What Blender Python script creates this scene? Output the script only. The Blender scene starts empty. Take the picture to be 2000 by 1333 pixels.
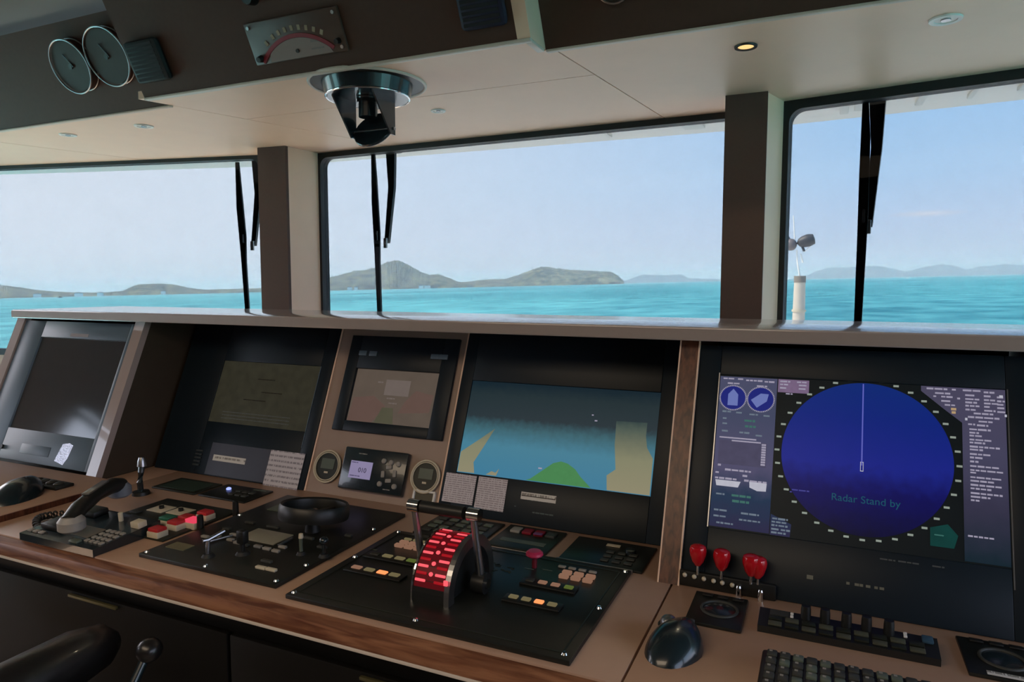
import bpy, bmesh, math, random
from mathutils import Matrix, Vector
random.seed(7)
C = bpy.context.scene.collection
R = math.radians
EYE = 1.55

# ------------------------------------------------------------------ materials
def lin(c):
    out = []
    for v in c:
        v = v / 255.0
        out.append(v / 12.92 if v <= 0.04045 else ((v + 0.055) / 1.055) ** 2.4)
    return tuple(out) + (1.0,)

def new_mat(name):
    m = bpy.data.materials.new(name)
    m.use_nodes = True
    return m, m.node_tree.nodes, m.node_tree.links, m.node_tree.nodes['Principled BSDF']

def mat(name, rgb, rough=0.5, metal=0.0, spec=0.5, var=0.12, scale=40.0, bump=0.0, emit=None, power=1.0, coat=0.0):
    m, N, L, b = new_mat(name)
    col = lin(rgb)
    tc = N.new('ShaderNodeTexCoord')
    nz = N.new('ShaderNodeTexNoise'); nz.inputs['Scale'].default_value = scale; nz.inputs['Detail'].default_value = 4
    L.new(tc.outputs['Object'], nz.inputs['Vector'])
    mx = N.new('ShaderNodeMix'); mx.data_type = 'RGBA'
    mx.inputs[6].default_value = tuple(c * (1 - var) for c in col[:3]) + (1,)
    mx.inputs[7].default_value = tuple(min(1, c * (1 + var)) for c in col[:3]) + (1,)
    L.new(nz.outputs['Fac'], mx.inputs[0])
    L.new(mx.outputs[2], b.inputs['Base Color'])
    b.inputs['Roughness'].default_value = rough
    b.inputs['Metallic'].default_value = metal
    b.inputs['Specular IOR Level'].default_value = spec
    b.inputs['Coat Weight'].default_value = coat
    if bump:
        bp = N.new('ShaderNodeBump'); bp.inputs['Strength'].default_value = bump; bp.inputs['Distance'].default_value = 0.002
        L.new(nz.outputs['Fac'], bp.inputs['Height']); L.new(bp.outputs['Normal'], b.inputs['Normal'])
    if emit:
        b.inputs['Emission Color'].default_value = lin(emit)
        b.inputs['Emission Strength'].default_value = power
    return m

def glow(name, rgb, power=1.0, noise=0.0, scale=60.0, rough=0.35):
    """a lit picture element of a screen, lamp or button"""
    m, N, L, b = new_mat(name)
    b.inputs['Base Color'].default_value = (0.01, 0.01, 0.012, 1)
    b.inputs['Roughness'].default_value = rough
    b.inputs['Specular IOR Level'].default_value = 0.12
    if noise:
        tc = N.new('ShaderNodeTexCoord')
        nz = N.new('ShaderNodeTexNoise'); nz.inputs['Scale'].default_value = scale; nz.inputs['Detail'].default_value = 5
        L.new(tc.outputs['Object'], nz.inputs['Vector'])
        mx = N.new('ShaderNodeMix'); mx.data_type = 'RGBA'
        c = lin(rgb)
        mx.inputs[6].default_value = tuple(v * (1 - noise) for v in c[:3]) + (1,)
        mx.inputs[7].default_value = tuple(v * (1 + noise) for v in c[:3]) + (1,)
        L.new(nz.outputs['Fac'], mx.inputs[0]); L.new(mx.outputs[2], b.inputs['Emission Color'])
    else:
        b.inputs['Emission Color'].default_value = lin(rgb)
    b.inputs['Emission Strength'].default_value = power
    return m

def wood(name, dark, light, scale=6.0, rough=0.35, axis=0):
    m, N, L, b = new_mat(name)
    tc = N.new('ShaderNodeTexCoord'); mp = N.new('ShaderNodeMapping')
    sc = [14.0, 14.0, 14.0]; sc[axis] = 1.2
    mp.inputs['Scale'].default_value = sc
    L.new(tc.outputs['Object'], mp.inputs['Vector'])
    nz = N.new('ShaderNodeTexNoise'); nz.inputs['Scale'].default_value = scale; nz.inputs['Detail'].default_value = 8; nz.inputs['Distortion'].default_value = 0.6
    L.new(mp.outputs['Vector'], nz.inputs['Vector'])
    cr = N.new('ShaderNodeValToRGB')
    cr.color_ramp.elements[0].position = 0.35; cr.color_ramp.elements[0].color = lin(dark)
    cr.color_ramp.elements[1].position = 0.68; cr.color_ramp.elements[1].color = lin(light)
    L.new(nz.outputs['Fac'], cr.inputs['Fac']); L.new(cr.outputs['Color'], b.inputs['Base Color'])
    b.inputs['Roughness'].default_value = rough
    return m

def printed(name, paper, ink, pitch=150.0):
    """white card with rows of print"""
    m, N, L, b = new_mat(name)
    tc = N.new('ShaderNodeTexCoord')
    sp = N.new('ShaderNodeSeparateXYZ'); L.new(tc.outputs['Object'], sp.inputs['Vector'])
    mul = N.new('ShaderNodeMath'); mul.operation = 'MULTIPLY'; mul.inputs[1].default_value = pitch
    L.new(sp.outputs['Y'], mul.inputs[0])
    fr = N.new('ShaderNodeMath'); fr.operation = 'FRACT'; L.new(mul.outputs[0], fr.inputs[0])
    gt = N.new('ShaderNodeMath'); gt.operation = 'GREATER_THAN'; gt.inputs[1].default_value = 0.6
    L.new(fr.outputs[0], gt.inputs[0])
    mp = N.new('ShaderNodeMapping'); mp.inputs['Scale'].default_value = (260, 40, 1)
    L.new(tc.outputs['Object'], mp.inputs['Vector'])
    nz = N.new('ShaderNodeTexNoise'); nz.inputs['Scale'].default_value = 1.0; L.new(mp.outputs['Vector'], nz.inputs['Vector'])
    g2 = N.new('ShaderNodeMath'); g2.operation = 'GREATER_THAN'; g2.inputs[1].default_value = 0.45
    L.new(nz.outputs['Fac'], g2.inputs[0])
    an = N.new('ShaderNodeMath'); an.operation = 'MULTIPLY'; L.new(gt.outputs[0], an.inputs[0]); L.new(g2.outputs[0], an.inputs[1])
    mx = N.new('ShaderNodeMix'); mx.data_type = 'RGBA'
    mx.inputs[6].default_value = lin(paper); mx.inputs[7].default_value = lin(ink)
    L.new(an.outputs[0], mx.inputs[0]); L.new(mx.outputs[2], b.inputs['Base Color'])
    b.inputs['Roughness'].default_value = 0.6
    return m

M = {}
M['laminate'] = mat('beige_laminate', (242, 208, 182), 0.45, var=0.04, scale=9)
M['laminate_edge'] = mat('pale_edge_trim', (214, 203, 190), 0.4, var=0.03)
M['grey_laminate'] = mat('grey_beige_laminate', (176, 162, 158), 0.18, var=0.05, scale=12, coat=0.6)
M['desk'] = mat('desk_laminate', (182, 148, 126), 0.42, var=0.06, scale=30)
M['seam'] = mat('seam_dark', (40, 30, 26), 0.8)
M['brown'] = mat('dark_brown_leatherette', (90, 70, 63), 0.6, spec=0.2, var=0.08, scale=120, bump=0.15)
M['overhead'] = mat('overhead_brown', (84, 62, 54), 0.6, spec=0.12, var=0.08, scale=60, bump=0.1)
M['olive'] = mat('olive_brown_panel', (66, 56, 44), 0.5, var=0.15, scale=20)
M['instr'] = mat('instrument_panel_beige', (162, 140, 126), 0.45, var=0.06, scale=20)
M['black'] = mat('black_plastic', (26, 28, 27), 0.42, var=0.2, scale=80)
M['plate'] = mat('black_panel_plate', (24, 27, 24), 0.38, var=0.25, scale=50)
M['plate_olive'] = mat('olive_panel_plate', (34, 38, 30), 0.4, var=0.2, scale=50)
M['bezel'] = mat('monitor_bezel', (18, 31, 40), 0.42, var=0.12, scale=30, spec=0.28)
M['bezel_grey'] = mat('grey_monitor_bezel', (88, 108, 124), 0.38, var=0.05, scale=20)
M['rubber'] = mat('black_rubber', (22, 26, 28), 0.6)
M['teal_black'] = mat('teal_black_metal', (26, 38, 44), 0.25, var=0.1, scale=20, coat=0.4)
M['wood_red'] = wood('red_brown_wood', (60, 28, 20), (112, 66, 46), axis=2)
M['wood_x'] = wood('brown_wood_edge', (92, 52, 34), (150, 104, 76), axis=0)
M['wood_dark'] = wood('dark_stained_wood', (30, 18, 14), (50, 32, 24), axis=0)
M['base'] = mat('black_console_front', (12, 11, 8), 0.6, spec=0.2, var=0.25, scale=15)
M['chrome'] = mat('chrome', (215, 218, 220), 0.12, metal=1.0, var=0.02)
M['steel'] = mat('brushed_steel', (170, 172, 175), 0.3, metal=1.0, var=0.05)
M['white'] = mat('white_enamel', (232, 232, 228), 0.4, var=0.03)
M['cream'] = mat('cream_plastic', (206, 196, 172), 0.4, var=0.04)
M['key'] = mat('grey_key', (150, 146, 138), 0.5, var=0.08)
M['key_dark'] = mat('dark_key', (58, 60, 56), 0.5, var=0.15)
M['paper'] = printed('printed_card', (214, 208, 214), (158, 148, 156), 170)
M['paper_rows'] = printed('printed_sheet', (210, 206, 212), (150, 144, 154), 62)
M['label'] = printed('white_label', (224, 222, 216), (150, 146, 140), 60)
M['red'] = mat('glossy_red_plastic', (196, 22, 34), 0.15, spec=0.6, coat=0.5, var=0.05)
M['red_cap'] = mat('red_button_cap', (190, 50, 54), 0.35)
M['red_lit'] = glow('lit_red_button', (235, 70, 96), 0.9)
M['green_cap'] = mat('green_button_cap', (46, 110, 88), 0.35)
M['pink'] = mat('pink_red_mushroom', (198, 52, 92), 0.35)
M['lens_red'] = glow('red_lamp_glow', (215, 18, 36), 0.5)
M['lens_hot'] = glow('red_lamp_bright', (255, 96, 106), 1.05)
M['amber'] = glow('amber_lamp', (255, 150, 90), 1.2)
M['warm_key'] = glow('warm_backlit_key', (150, 110, 88), 0.75)
M['dim_key'] = glow('pale_backlit_key', (124, 112, 78), 0.7)
M['green_key'] = glow('green_backlit_key', (96, 110, 48), 0.7)
M['blue_led'] = glow('blue_led', (150, 165, 255), 1.5)
M['lcd'] = mat('pale_lcd', (150, 146, 128), 0.3, var=0.04)
M['lcd_green'] = mat('grey_green_lcd', (92, 102, 90), 0.35)
M['foil'] = mat('silver_foil', (205, 208, 220), 0.25, metal=0.6, var=0.3, scale=150, bump=0.8)
M['navy'] = mat('navy_fabric', (20, 22, 50), 0.7)

# ------------------------------------------------------------------ mesh builder
class MB:
    def __init__(self): self.bm = bmesh.new()
    def _tf(self, vs, m):
        if m is not None: bmesh.ops.transform(self.bm, matrix=m, verts=vs)
    def box(self, x, y, z, sx, sy, sz, bev=0.0, m=None, seg=2):
        vs = bmesh.ops.create_cube(self.bm, size=1.0)['verts']
        bmesh.ops.transform(self.bm, matrix=Matrix.Translation((x, y, z)) @ Matrix.Diagonal((sx, sy, sz, 1)), verts=vs)
        if bev:
            es = list({e for v in vs for e in v.link_edges})
            r = bmesh.ops.bevel(self.bm, geom=es, offset=min(bev, 0.49 * min(sx, sy, sz)), segments=seg, affect='EDGES', profile=0.5)
            vs = list({v for v in r['verts']} | {v for v in vs if v.is_valid})
        self._tf(vs, m); return self
    def span(self, x0, x1, y0, y1, z0, z1, bev=0.0, m=None):
        return self.box((x0 + x1) / 2, (y0 + y1) / 2, (z0 + z1) / 2, abs(x1 - x0), abs(y1 - y0), abs(z1 - z0), bev, m)
    def cyl(self, p0, p1, r0, r1=None, seg=20, m=None):
        r1 = r0 if r1 is None else r1
        p0, p1 = Vector(p0), Vector(p1); d = p1 - p0
        q = d.to_track_quat('Z', 'Y').to_matrix().to_4x4()
        vs = bmesh.ops.create_cone(self.bm, cap_ends=True, segments=seg, radius1=r0, radius2=max(r1, 1e-5), depth=d.length)['verts']
        bmesh.ops.transform(self.bm, matrix=Matrix.Translation((p0 + p1) / 2) @ q, verts=vs)
        self._tf(vs, m); return self
    def lathe(self, prof, m=None, seg=32, sx=1.0, sy=1.0):
        rings = []; vs = []
        for r, z in prof:
            if r < 1e-6:
                v = self.bm.verts.new((0, 0, z)); rings.append([v]); vs.append(v)
            else:
                ring = [self.bm.verts.new((sx * r * math.cos(2 * math.pi * i / seg), sy * r * math.sin(2 * math.pi * i / seg), z)) for i in range(seg)]
                rings.append(ring); vs += ring
        for a, b in zip(rings, rings[1:]):
            for i in range(seg):
                j = (i + 1) % seg
                if len(a) == 1 and len(b) == 1: continue
                if len(a) == 1: self.bm.faces.new((a[0], b[i], b[j]))
                elif len(b) == 1: self.bm.faces.new((a[i], a[j], b[0]))
                else: self.bm.faces.new((a[i], a[j], b[j], b[i]))
        self._tf(vs, m); return self
    def prism(self, pts, h0, h1, m=None):
        a = [self.bm.verts.new((x, y, h0)) for x, y in pts]; b = [self.bm.verts.new((x, y, h1)) for x, y in pts]
        n = len(pts)
        self.bm.faces.new(a[::-1]); self.bm.faces.new(b)
        for i in range(n):
            j = (i + 1) % n; self.bm.faces.new((a[i], a[j], b[j], b[i]))
        self._tf(a + b, m); return self
    def tube(self, pts, r, seg=8, m=None, rs=None):
        pts = [Vector(p) for p in pts]; rings = []; vs = []; up = Vector((0, 0, 1))
        for i, p in enumerate(pts):
            t = (pts[min(i + 1, len(pts) - 1)] - pts[max(i - 1, 0)]).normalized()
            s = t.cross(up)
            if s.length < 1e-3: s = t.cross(Vector((1, 0, 0)))
            s.normalize(); u = s.cross(t); rr = rs[i] if rs else r
            ring = [self.bm.verts.new(p + (s * math.cos(2 * math.pi * k / seg) + u * math.sin(2 * math.pi * k / seg)) * rr) for k in range(seg)]
            rings.append(ring); vs += ring
        for a, b in zip(rings, rings[1:]):
            for k in range(seg):
                j = (k + 1) % seg; self.bm.faces.new((a[k], a[j], b[j], b[k]))
        self.bm.faces.new(rings[0][::-1]); self.bm.faces.new(rings[-1])
        self._tf(vs, m); return self
    def ball(self, c, r, m=None, seg=20):
        r = (r, r, r) if not isinstance(r, (tuple, list)) else r
        vs = bmesh.ops.create_uvsphere(self.bm, u_segments=seg, v_segments=seg // 2, radius=1.0)['verts']
        bmesh.ops.transform(self.bm, matrix=Matrix.Translation(c) @ Matrix.Diagonal((*r, 1)), verts=vs)
        self._tf(vs, m); return self
    def torus(self, Rr, r, m=None, seg=40, sec=10):
        rings = []; vs = []
        for i in range(seg):
            a = 2 * math.pi * i / seg
            ring = [self.bm.verts.new(((Rr + r * math.cos(2 * math.pi * k / sec)) * math.cos(a), (Rr + r * math.cos(2 * math.pi * k / sec)) * math.sin(a), r * math.sin(2 * math.pi * k / sec))) for k in range(sec)]
            rings.append(ring); vs += ring
        for i in range(seg):
            a, b = rings[i], rings[(i + 1) % seg]
            for k in range(sec):
                j = (k + 1) % sec; self.bm.faces.new((a[k], b[k], b[j], a[j]))
        self._tf(vs, m); return self
    def build(self, name, material, parent=None, mtx=None, smooth=True):
        bmesh.ops.recalc_face_normals(self.bm, faces=self.bm.faces[:])
        me = bpy.data.meshes.new(name); self.bm.to_mesh(me); self.bm.free()
        me.materials.append(material)
        if smooth:
            me.polygons.foreach_set('use_smooth', [True] * len(me.polygons))
            me.set_sharp_from_angle(angle=R(32))
        o = bpy.data.objects.new(name, me); C.objects.link(o)
        if parent is not None: o.parent = parent
        if mtx is not None: o.matrix_local = mtx
        return o

def tag(o, label, cat, group=None):
    o['label'] = label; o['category'] = cat
    if group: o['group'] = group
    return o
def thing(name, label, cat, mtx, group=None):
    o = bpy.data.objects.new(name, None); C.objects.link(o); o.matrix_world = mtx; o.empty_display_size = 0.05
    return tag(o, label, cat, group)
def struct(o, label=None):
    o['kind'] = 'structure'
    if label: o['label'] = label
    return o
def T(x, y, z): return Matrix.Translation((x, y, z))
def RX(a): return Matrix.Rotation(R(a), 4, 'X')
def RY(a): return Matrix.Rotation(R(a), 4, 'Y')
def RZ(a): return Matrix.Rotation(R(a), 4, 'Z')
def copy_tree(o, parent=None):
    c = o.copy(); C.objects.link(c)
    if parent is not None: c.parent = parent
    for ch in list(o.children): copy_tree(ch, c)
    return c
YZ = Matrix(((0, 0, 1, 0), (1, 0, 0, 0), (0, 1, 0, 0), (0, 0, 0, 1)))   # prism (a,b,h) -> x=h, y=a, z=b
XZ = Matrix(((1, 0, 0, 0), (0, 0, 1, 0), (0, 1, 0, 0), (0, 0, 0, 1)))   # prism (a,b,h) -> x=a, y=h, z=b

# local frames: x athwart, y up the slope, z out of the face
DZ = 0.90                                   # height of the worktop
FW = T(0, 1.484, DZ) @ RX(67.5)             # faces of the two wing consoles
FM = T(0, 1.680, DZ) @ RX(67.5)             # recessed face between them
FOM = T(0, 1.934, 2.27) @ RX(117)           # overhead console, middle
FOL = T(0, 2.050, 2.27) @ RX(117)
FOR = T(0, 2.053, 2.27) @ RX(117)
DK = T(0, 0, DZ)

# ------------------------------------------------------------------ room shell
def wall_seg(name, p0, p1, z0, z1, thick, material):
    (x0, y0), (x1, y1) = p0, p1
    d = Vector((x1 - x0, y1 - y0)); n = Vector((-d.y, d.x)).normalized() * thick
    b = MB().prism([(x0, y0), (x1, y1), (x1 + n.x, y1 + n.y), (x0 + n.x, y0 + n.y)], z0, z1)
    return struct(b.build(name, material, smooth=False))

M['floor'] = mat('floor_covering', (150, 134, 118), 0.6, var=0.15, scale=25)
M['wall'] = mat('wall_panel', (170, 150, 130), 0.5, var=0.04, scale=8)
M['ceil'] = mat('aft_ceiling', (96, 84, 76), 0.6, var=0.05, scale=8)
M['hull'] = mat('white_paint', (248, 244, 236), 0.4, var=0.04, scale=4)
struct(MB().span(-5.2, 2.4, -2.2, 3.2, -0.06, 0).build('floor', M['floor']))
struct(MB().span(-5.2, 2.4, -2.2, 2.40, 2.64, 2.70).build('ceiling', M['ceil']))
struct(MB().span(-5.2, 2.4, -2.26, -2.2, 0, 2.64).build('wall_back', M['wood_dark']))
# outer line of the bow-shaped window front
LW0, LW1 = (-4.95, 2.607), (-2.90, 3.050)
CW0, CW1 = (-2.612, 3.137), (-0.310, 3.095)
RW0, RW1 = (-0.200, 3.020), (2.35, 2.575)
wall_seg('wall_front', (-5.0, 2.60), (-2.78, 3.08), 0, 1.12, 0.09, M['wall'])
wall_seg('wall_front.001', (-2.78, 3.137), (-0.28, 3.095), 0, 1.12, 0.09, M['wall'])
wall_seg('wall_front.002', (-0.28, 3.034), (2.4, 2.566), 0, 1.12, 0.09, M['wall'])
struct(MB().span(-5.125, -4.93, 2.56, 2.72, 0, 2.30).build('wall_front.003', M['wall'], smooth=False))
def side_wall(name, x, y1, a0, a1, top):
    """aft window from a0 to a1, glass wing door added from 0.70 forward for more daylight"""
    b = MB(); t = 0.08
    b.span(x, x + t, -2.2, 0.70, 0, 1.0); b.span(x, x + t, 0.70, y1, 0, 0.12); b.span(x, x + t, -2.2, y1, 2.25, 2.70)
    b.span(x, x + t, -2.2, a0, 1.0, 2.25); b.span(x, x + t, a1, 0.70, 1.0, 2.25); b.span(x, x + t, y1 - 0.25, y1, 0.12, 2.25)
    if top < 2.24: b.span(x, x + t, a0, a1, top, 2.25)
    return struct(b.build(name, M['wall'], smooth=False))
side_wall('wall_left', -5.20, 2.62, -1.60, -0.06, 2.10)
side_wall('wall_right', 2.32, 2.62, -1.2, 0.55, 2.25)

# soffit over the windows, in panels with fine dark seams between them
SO = 2.27
def line_at(p, q, y): return p[0] + (q[0] - p[0]) * (y - p[1]) / (q[1] - p[1])
s1 = ((-0.782, 2.097), (-0.672, 3.02)); s2 = ((-2.445, 2.049), (-2.120, 3.05)); s3 = ((-3.96, 1.99), (-3.64, 2.90))
def front_y(x):
    if x < -2.77: return LW0[1] + (x - LW0[0]) * 0.216 + 0.02
    if x < -0.28: return 3.150 - 0.018 * (x + 2.64)
    return RW0[1] - 0.1745 * (x + 0.2) + 0.02
g = 0.0022
def soffit(name, pts): return struct(MB().prism(pts, SO, SO + 0.03).build(name, M['laminate'], smooth=False))
ysm = 2.362
xa = lambda s, y: line_at(s[0], s[1], y)
soffit('ceiling.001', [(xa(s2, 1.93) + g, 1.94), (-0.825, 1.94), (-0.825, 2.06), (xa(s1, 2.06) - g, 2.06), (xa(s1, ysm) - g, ysm - g), (xa(s2, ysm) + g, ysm - g)])
soffit('ceiling.002', [(xa(s2, ysm) + g, ysm + g), (xa(s1, ysm) - g, ysm + g), (xa(s1, 3.12) - g, 3.12), (xa(s2, 3.14) + g, 3.14)])
soffit('ceiling.003', [(xa(s1, 2.06) + g, 2.06), (2.32, 2.06), (2.32, 2.58), (-0.26, front_y(-0.26)), (-0.29, 3.11), (xa(s1, 3.12) + g, 3.12)])
soffit('ceiling.004', [(xa(s3, 2.058) + g, 2.058), (xa(s2, 2.058) - g, 2.058), (xa(s2, 3.14) - g, 3.14), (-2.76, 3.14), (-2.80, 3.08), (xa(s3, 2.90) + g, front_y(-3.64))])
soffit('ceiling.005', [(-5.12, 2.058), (xa(s3, 2.058) - g, 2.058), (xa(s3, 2.90) - g, front_y(-3.645)), (-5.12, front_y(-5.12))])
struct(MB().prism([(-5.1, 2.09), (2.3, 2.09), (2.3, 2.57), (-0.2, 3.0), (-0.3, 3.09), (-2.7, 3.13), (-5.1, 2.6)], SO + 0.032, SO + 0.04).build('ceiling.006', M['seam'], smooth=False))

# pillars between the windows: dark leatherette on the inner face, pale laminate on the cheek
def pillar(name, pts):
    """pts: near-left, near-right, far-right, far-left corners in plan"""
    (ax, ay), (bx, by), (c_x, c_y), (d_x, d_y) = pts
    o = struct(MB().prism([(ax, ay + 0.02), (bx, by + 0.02), (c_x, c_y), (d_x, d_y)], 1.0, SO).build(name, M['laminate'], smooth=False))
    MB().prism([(ax - 0.001, ay), (bx + 0.0005, by), (bx + 0.0005, by + 0.0199), (ax - 0.001, ay + 0.0199)], 1.0, SO).build('face_panel', M['brown'], o, smooth=False)
    return o
pillar('pillar', [(-2.778, 2.870), (-2.606, 2.888), (-2.588, 3.135), (-2.92, 3.055)])
pillar('pillar.001', [(-0.373, 2.822), (-0.221, 2.822), (-0.168, 3.025), (-0.330, 3.095)])

# windows
def pane_mat(name, t, refl=0.04):
    m = bpy.data.materials.new(name); m.use_nodes = True
    N, L = m.node_tree.nodes, m.node_tree.links
    N.remove(N['Principled BSDF'])
    tr = N.new('ShaderNodeBsdfTransparent'); tr.inputs['Color'].default_value = (*t, 1)
    gl = N.new('ShaderNodeBsdfGlossy'); gl.inputs['Roughness'].default_value = 0.0
    fr = N.new('ShaderNodeLayerWeight'); fr.inputs['Blend'].default_value = 0.12
    nz = N.new('ShaderNodeTexNoise'); nz.inputs['Scale'].default_value = 2.0
    mr = N.new('ShaderNodeMath'); mr.operation = 'MULTIPLY'; L.new(fr.outputs['Fresnel'], mr.inputs[0]); mr.inputs[1].default_value = refl / 0.04
    mx = N.new('ShaderNodeMixShader'); L.new(mr.outputs[0], mx.inputs[0]); L.new(tr.outputs[0], mx.inputs[1]); L.new(gl.outputs[0], mx.inputs[2])
    L.new(mx.outputs[0], N['Material Output'].inputs['Surface'])
    return m
TINT = 0.15
M['pane'] = pane_mat('tinted_bridge_glass', (TINT ** 0.5,) * 3, 0.02)
M['pale'] = pane_mat('pale_warming_glass', (0.98, 0.90, 0.86), 0.02)  # light tint added to unseen port glass to warm the daylight
M['clear'] = pane_mat('warming_glass', (0.98, 0.82, 0.76), 0.02)  # stronger tint added to unseen starboard glass, warms the light on the soffit
def window(name, p0, p1, z0, z1, fr, top, rad=0.05):
    d = Vector((p1[0] - p0[0], p1[1] - p0[1])); W = d.length; ang = math.degrees(math.atan2(d.y, d.x))
    o = bpy.data.objects.new(name, None); C.objects.link(o); o.matrix_world = T(p0[0], p0[1], 0) @ RZ(ang); struct(o)
    # rubber frame with rounded inner corners
    inner = []
    for cx, cz, a0 in ((W - fr - rad, z1 - top - rad, 0), (fr + rad, z1 - top - rad, 90), (fr + rad, z0 + fr + rad, 180), (W - fr - rad, z0 + fr + rad, 270)):
        for k in range(7):
            a = R(a0 + 15 * k); inner.append((cx + rad * math.cos(a), cz + rad * math.sin(a)))
    outer = []
    for x, z in inner:
        pass
    bm = MB()
    n = len(inner)
    corners = [(W, z1), (0, z1), (0, z0), (W, z0)]
    def ring(h):
        return [bm.bm.verts.new((x, h, z)) for x, z in inner], [bm.bm.verts.new((x, h, z)) for x, z in corners]
    i0, c0 = ring(-0.012); i1, c1 = ring(0.05)
    for (ii, cc) in ((i0, c0), (i1, c1)):
        for q in range(4):
            for k in range(6): bm.bm.faces.new((cc[q], ii[q * 7 + k], ii[q * 7 + k + 1]))
            q2 = (q + 1) % 4
            bm.bm.faces.new((cc[q], ii[q * 7 + 6], ii[(q2 * 7) % n], cc[q2]))
    for k in range(n):
        j = (k + 1) % n; bm.bm.faces.new((i0[k], i0[j], i1[j], i1[k]))
    for q in range(4):
        j = (q + 1) % 4; bm.bm.faces.new((c0[q], c0[j], c1[j], c1[q]))
    bm.build('window_frame', M['rubber'], o)
    MB().span(fr * 0.4, W - fr * 0.4, 0.018, 0.026, z0 + fr * 0.4, z1 - top * 0.4).build('window_pane', M['pane'], o, smooth=False)
    return o
window('window_1', LW0, LW1, 1.10, 2.285, 0.035, 0.035)
window('window_2', CW0, CW1, 1.10, 2.285, 0.038, 0.042)
window('window_3', RW0, RW1, 1.10, 2.285, 0.050, 0.050)
def side_window(name, x, y0, y1, z0=1.0, z1=2.25, bar=None):
    o = bpy.data.objects.new(name, None); C.objects.link(o); struct(o)
    b = MB()
    for (a, c) in ((y0, y0 + 0.04), (y1 - 0.04, y1)): b.span(x - 0.03, x + 0.03, a, c, z0, z1)
    b.span(x - 0.03, x + 0.03, y0, y1, z0, z0 + 0.04); b.span(x - 0.03, x + 0.03, y0, y1, z1 - 0.02, z1)
    if bar: b.span(x - 0.03, x + 0.03, y0, y1, bar, bar + 0.035)
    b.build('window_frame', M['rubber'], o)
    MB().span(x - 0.003, x + 0.003, y0, y1, z0, z1).build('window_pane', M['pale'] if x < 0 else M['clear'], o, smooth=False)
side_window('window_4', -5.16, -1.60, -0.06, 1.0, 2.10, 2.0); side_window('window_5', -5.16, 0.70, 2.37, 0.12)  # unseen door glass taken down near the floor to let in more sun
side_window('window_6', 2.36, -1.2, 0.55); side_window('window_7', 2.36, 0.70, 2.37, 0.12)

# visor outside, above the windows
ev = MB()
edge = [(-6.6, 2.80), (-5.49, 3.13), (-3.53, 3.63), (-2.98, 3.69), (-1.67, 3.75), (-0.49, 3.78), (-0.17, 3.76), (0.75, 3.66), (2.9, 3.30)]
wall = [(2.9, 2.49), (2.4, 2.60), (-0.25, 3.06), (-0.3, 3.16), (-2.75, 3.20), (-5.0, 2.70), (-6.6, 2.35)]
M['visor'] = mat('visor_paint', (246, 240, 230), 0.35, var=0.10, scale=3)
vis = struct(MB().prism(edge + wall, 2.335, 2.48).build('roof', M['visor'], smooth=False))
M['visor2'] = mat('visor_rib_paint', (232, 222, 210), 0.35, var=0.05, scale=3)
for (x, y0, y1, w) in ((-1.06, 3.20, 3.72, 0.02), (-0.62, 3.18, 3.70, 0.10), (-0.46, 3.16, 3.70, 0.02), (0.05, 3.1, 3.66, 0.035), (0.14, 3.08, 3.62, 0.10), (0.34, 3.06, 3.62, 0.03), (0.52, 3.0, 3.58, 0.02), (0.70, 2.98, 3.52, 0.06)):
    MB().span(x - w / 2, x + w / 2, y0, y1 - 0.10, 2.318, 2.336, 0.004).build('rib', M['visor2'], vis)
MB().span(-5.0, 2.3, -2.2, 2.5, 2.72, 2.78).build('roof_deck', M['hull'], vis)

# ------------------------------------------------------------------ overhead console
ovm = thing('overhead_console', 'dark brown overhead console in the middle, holding the arc-scaled indicator', 'console', T(0, 0, 0))
s27, c27 = math.sin(R(27)), math.cos(R(27))
def face_prism(x0, x1, yb, h=0.37, depth=0.5):
    pts = [(yb, SO), (yb - s27 * h, SO + c27 * h), (yb - s27 * h + 0.03, SO + c27 * h), (yb + 0.006, SO + 0.03), (yb + 0.006, SO)]
    return MB().prism(pts, x0, x1, YZ)
face_prism(-2.44, -0.855, 1.934).build('face_panel', M['overhead'], ovm, smooth=False)
MB().prism([(1.934, SO - 0.001), (1.934 - s27 * 0.37, SO + c27 * 0.37), (2.05, SO + c27 * 0.37), (2.05, SO - 0.001)], -0.8545, -0.812, YZ).build('end_panel', M['laminate'], ovm, smooth=False)
MB().span(-2.44, -0.812, 1.931, 1.952, SO - 0.010, SO + 0.0, 0.003).span(-0.835, -0.812, 1.952, 2.045, SO - 0.010, SO, 0.003).build('edge_trim', M['laminate_edge'], ovm)
ovl = thing('overhead_console', 'dark brown overhead console at the left, with two chrome-rimmed dials', 'console', T(0, 0, 0))
face_prism(-5.1, -2.442, 2.05).build('face_panel', M['overhead'], ovl, smooth=False)
MB().span(-5.1, -2.44, 2.047, 2.066, SO - 0.008, SO, 0.003).build('edge_trim', M['laminate_edge'], ovl)
ovr = thing('overhead_console', 'dark brown overhead console at the right, above the plain lit ceiling panel', 'console', T(0, 0, 0))
face_prism(-0.811, 2.3, 2.053).build('face_panel', M['overhead'], ovr, smooth=False)
MB().span(-0.81, 2.3, 2.050, 2.068, SO - 0.008, SO, 0.003).build('edge_trim', M['laminate_edge'], ovr)

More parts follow.
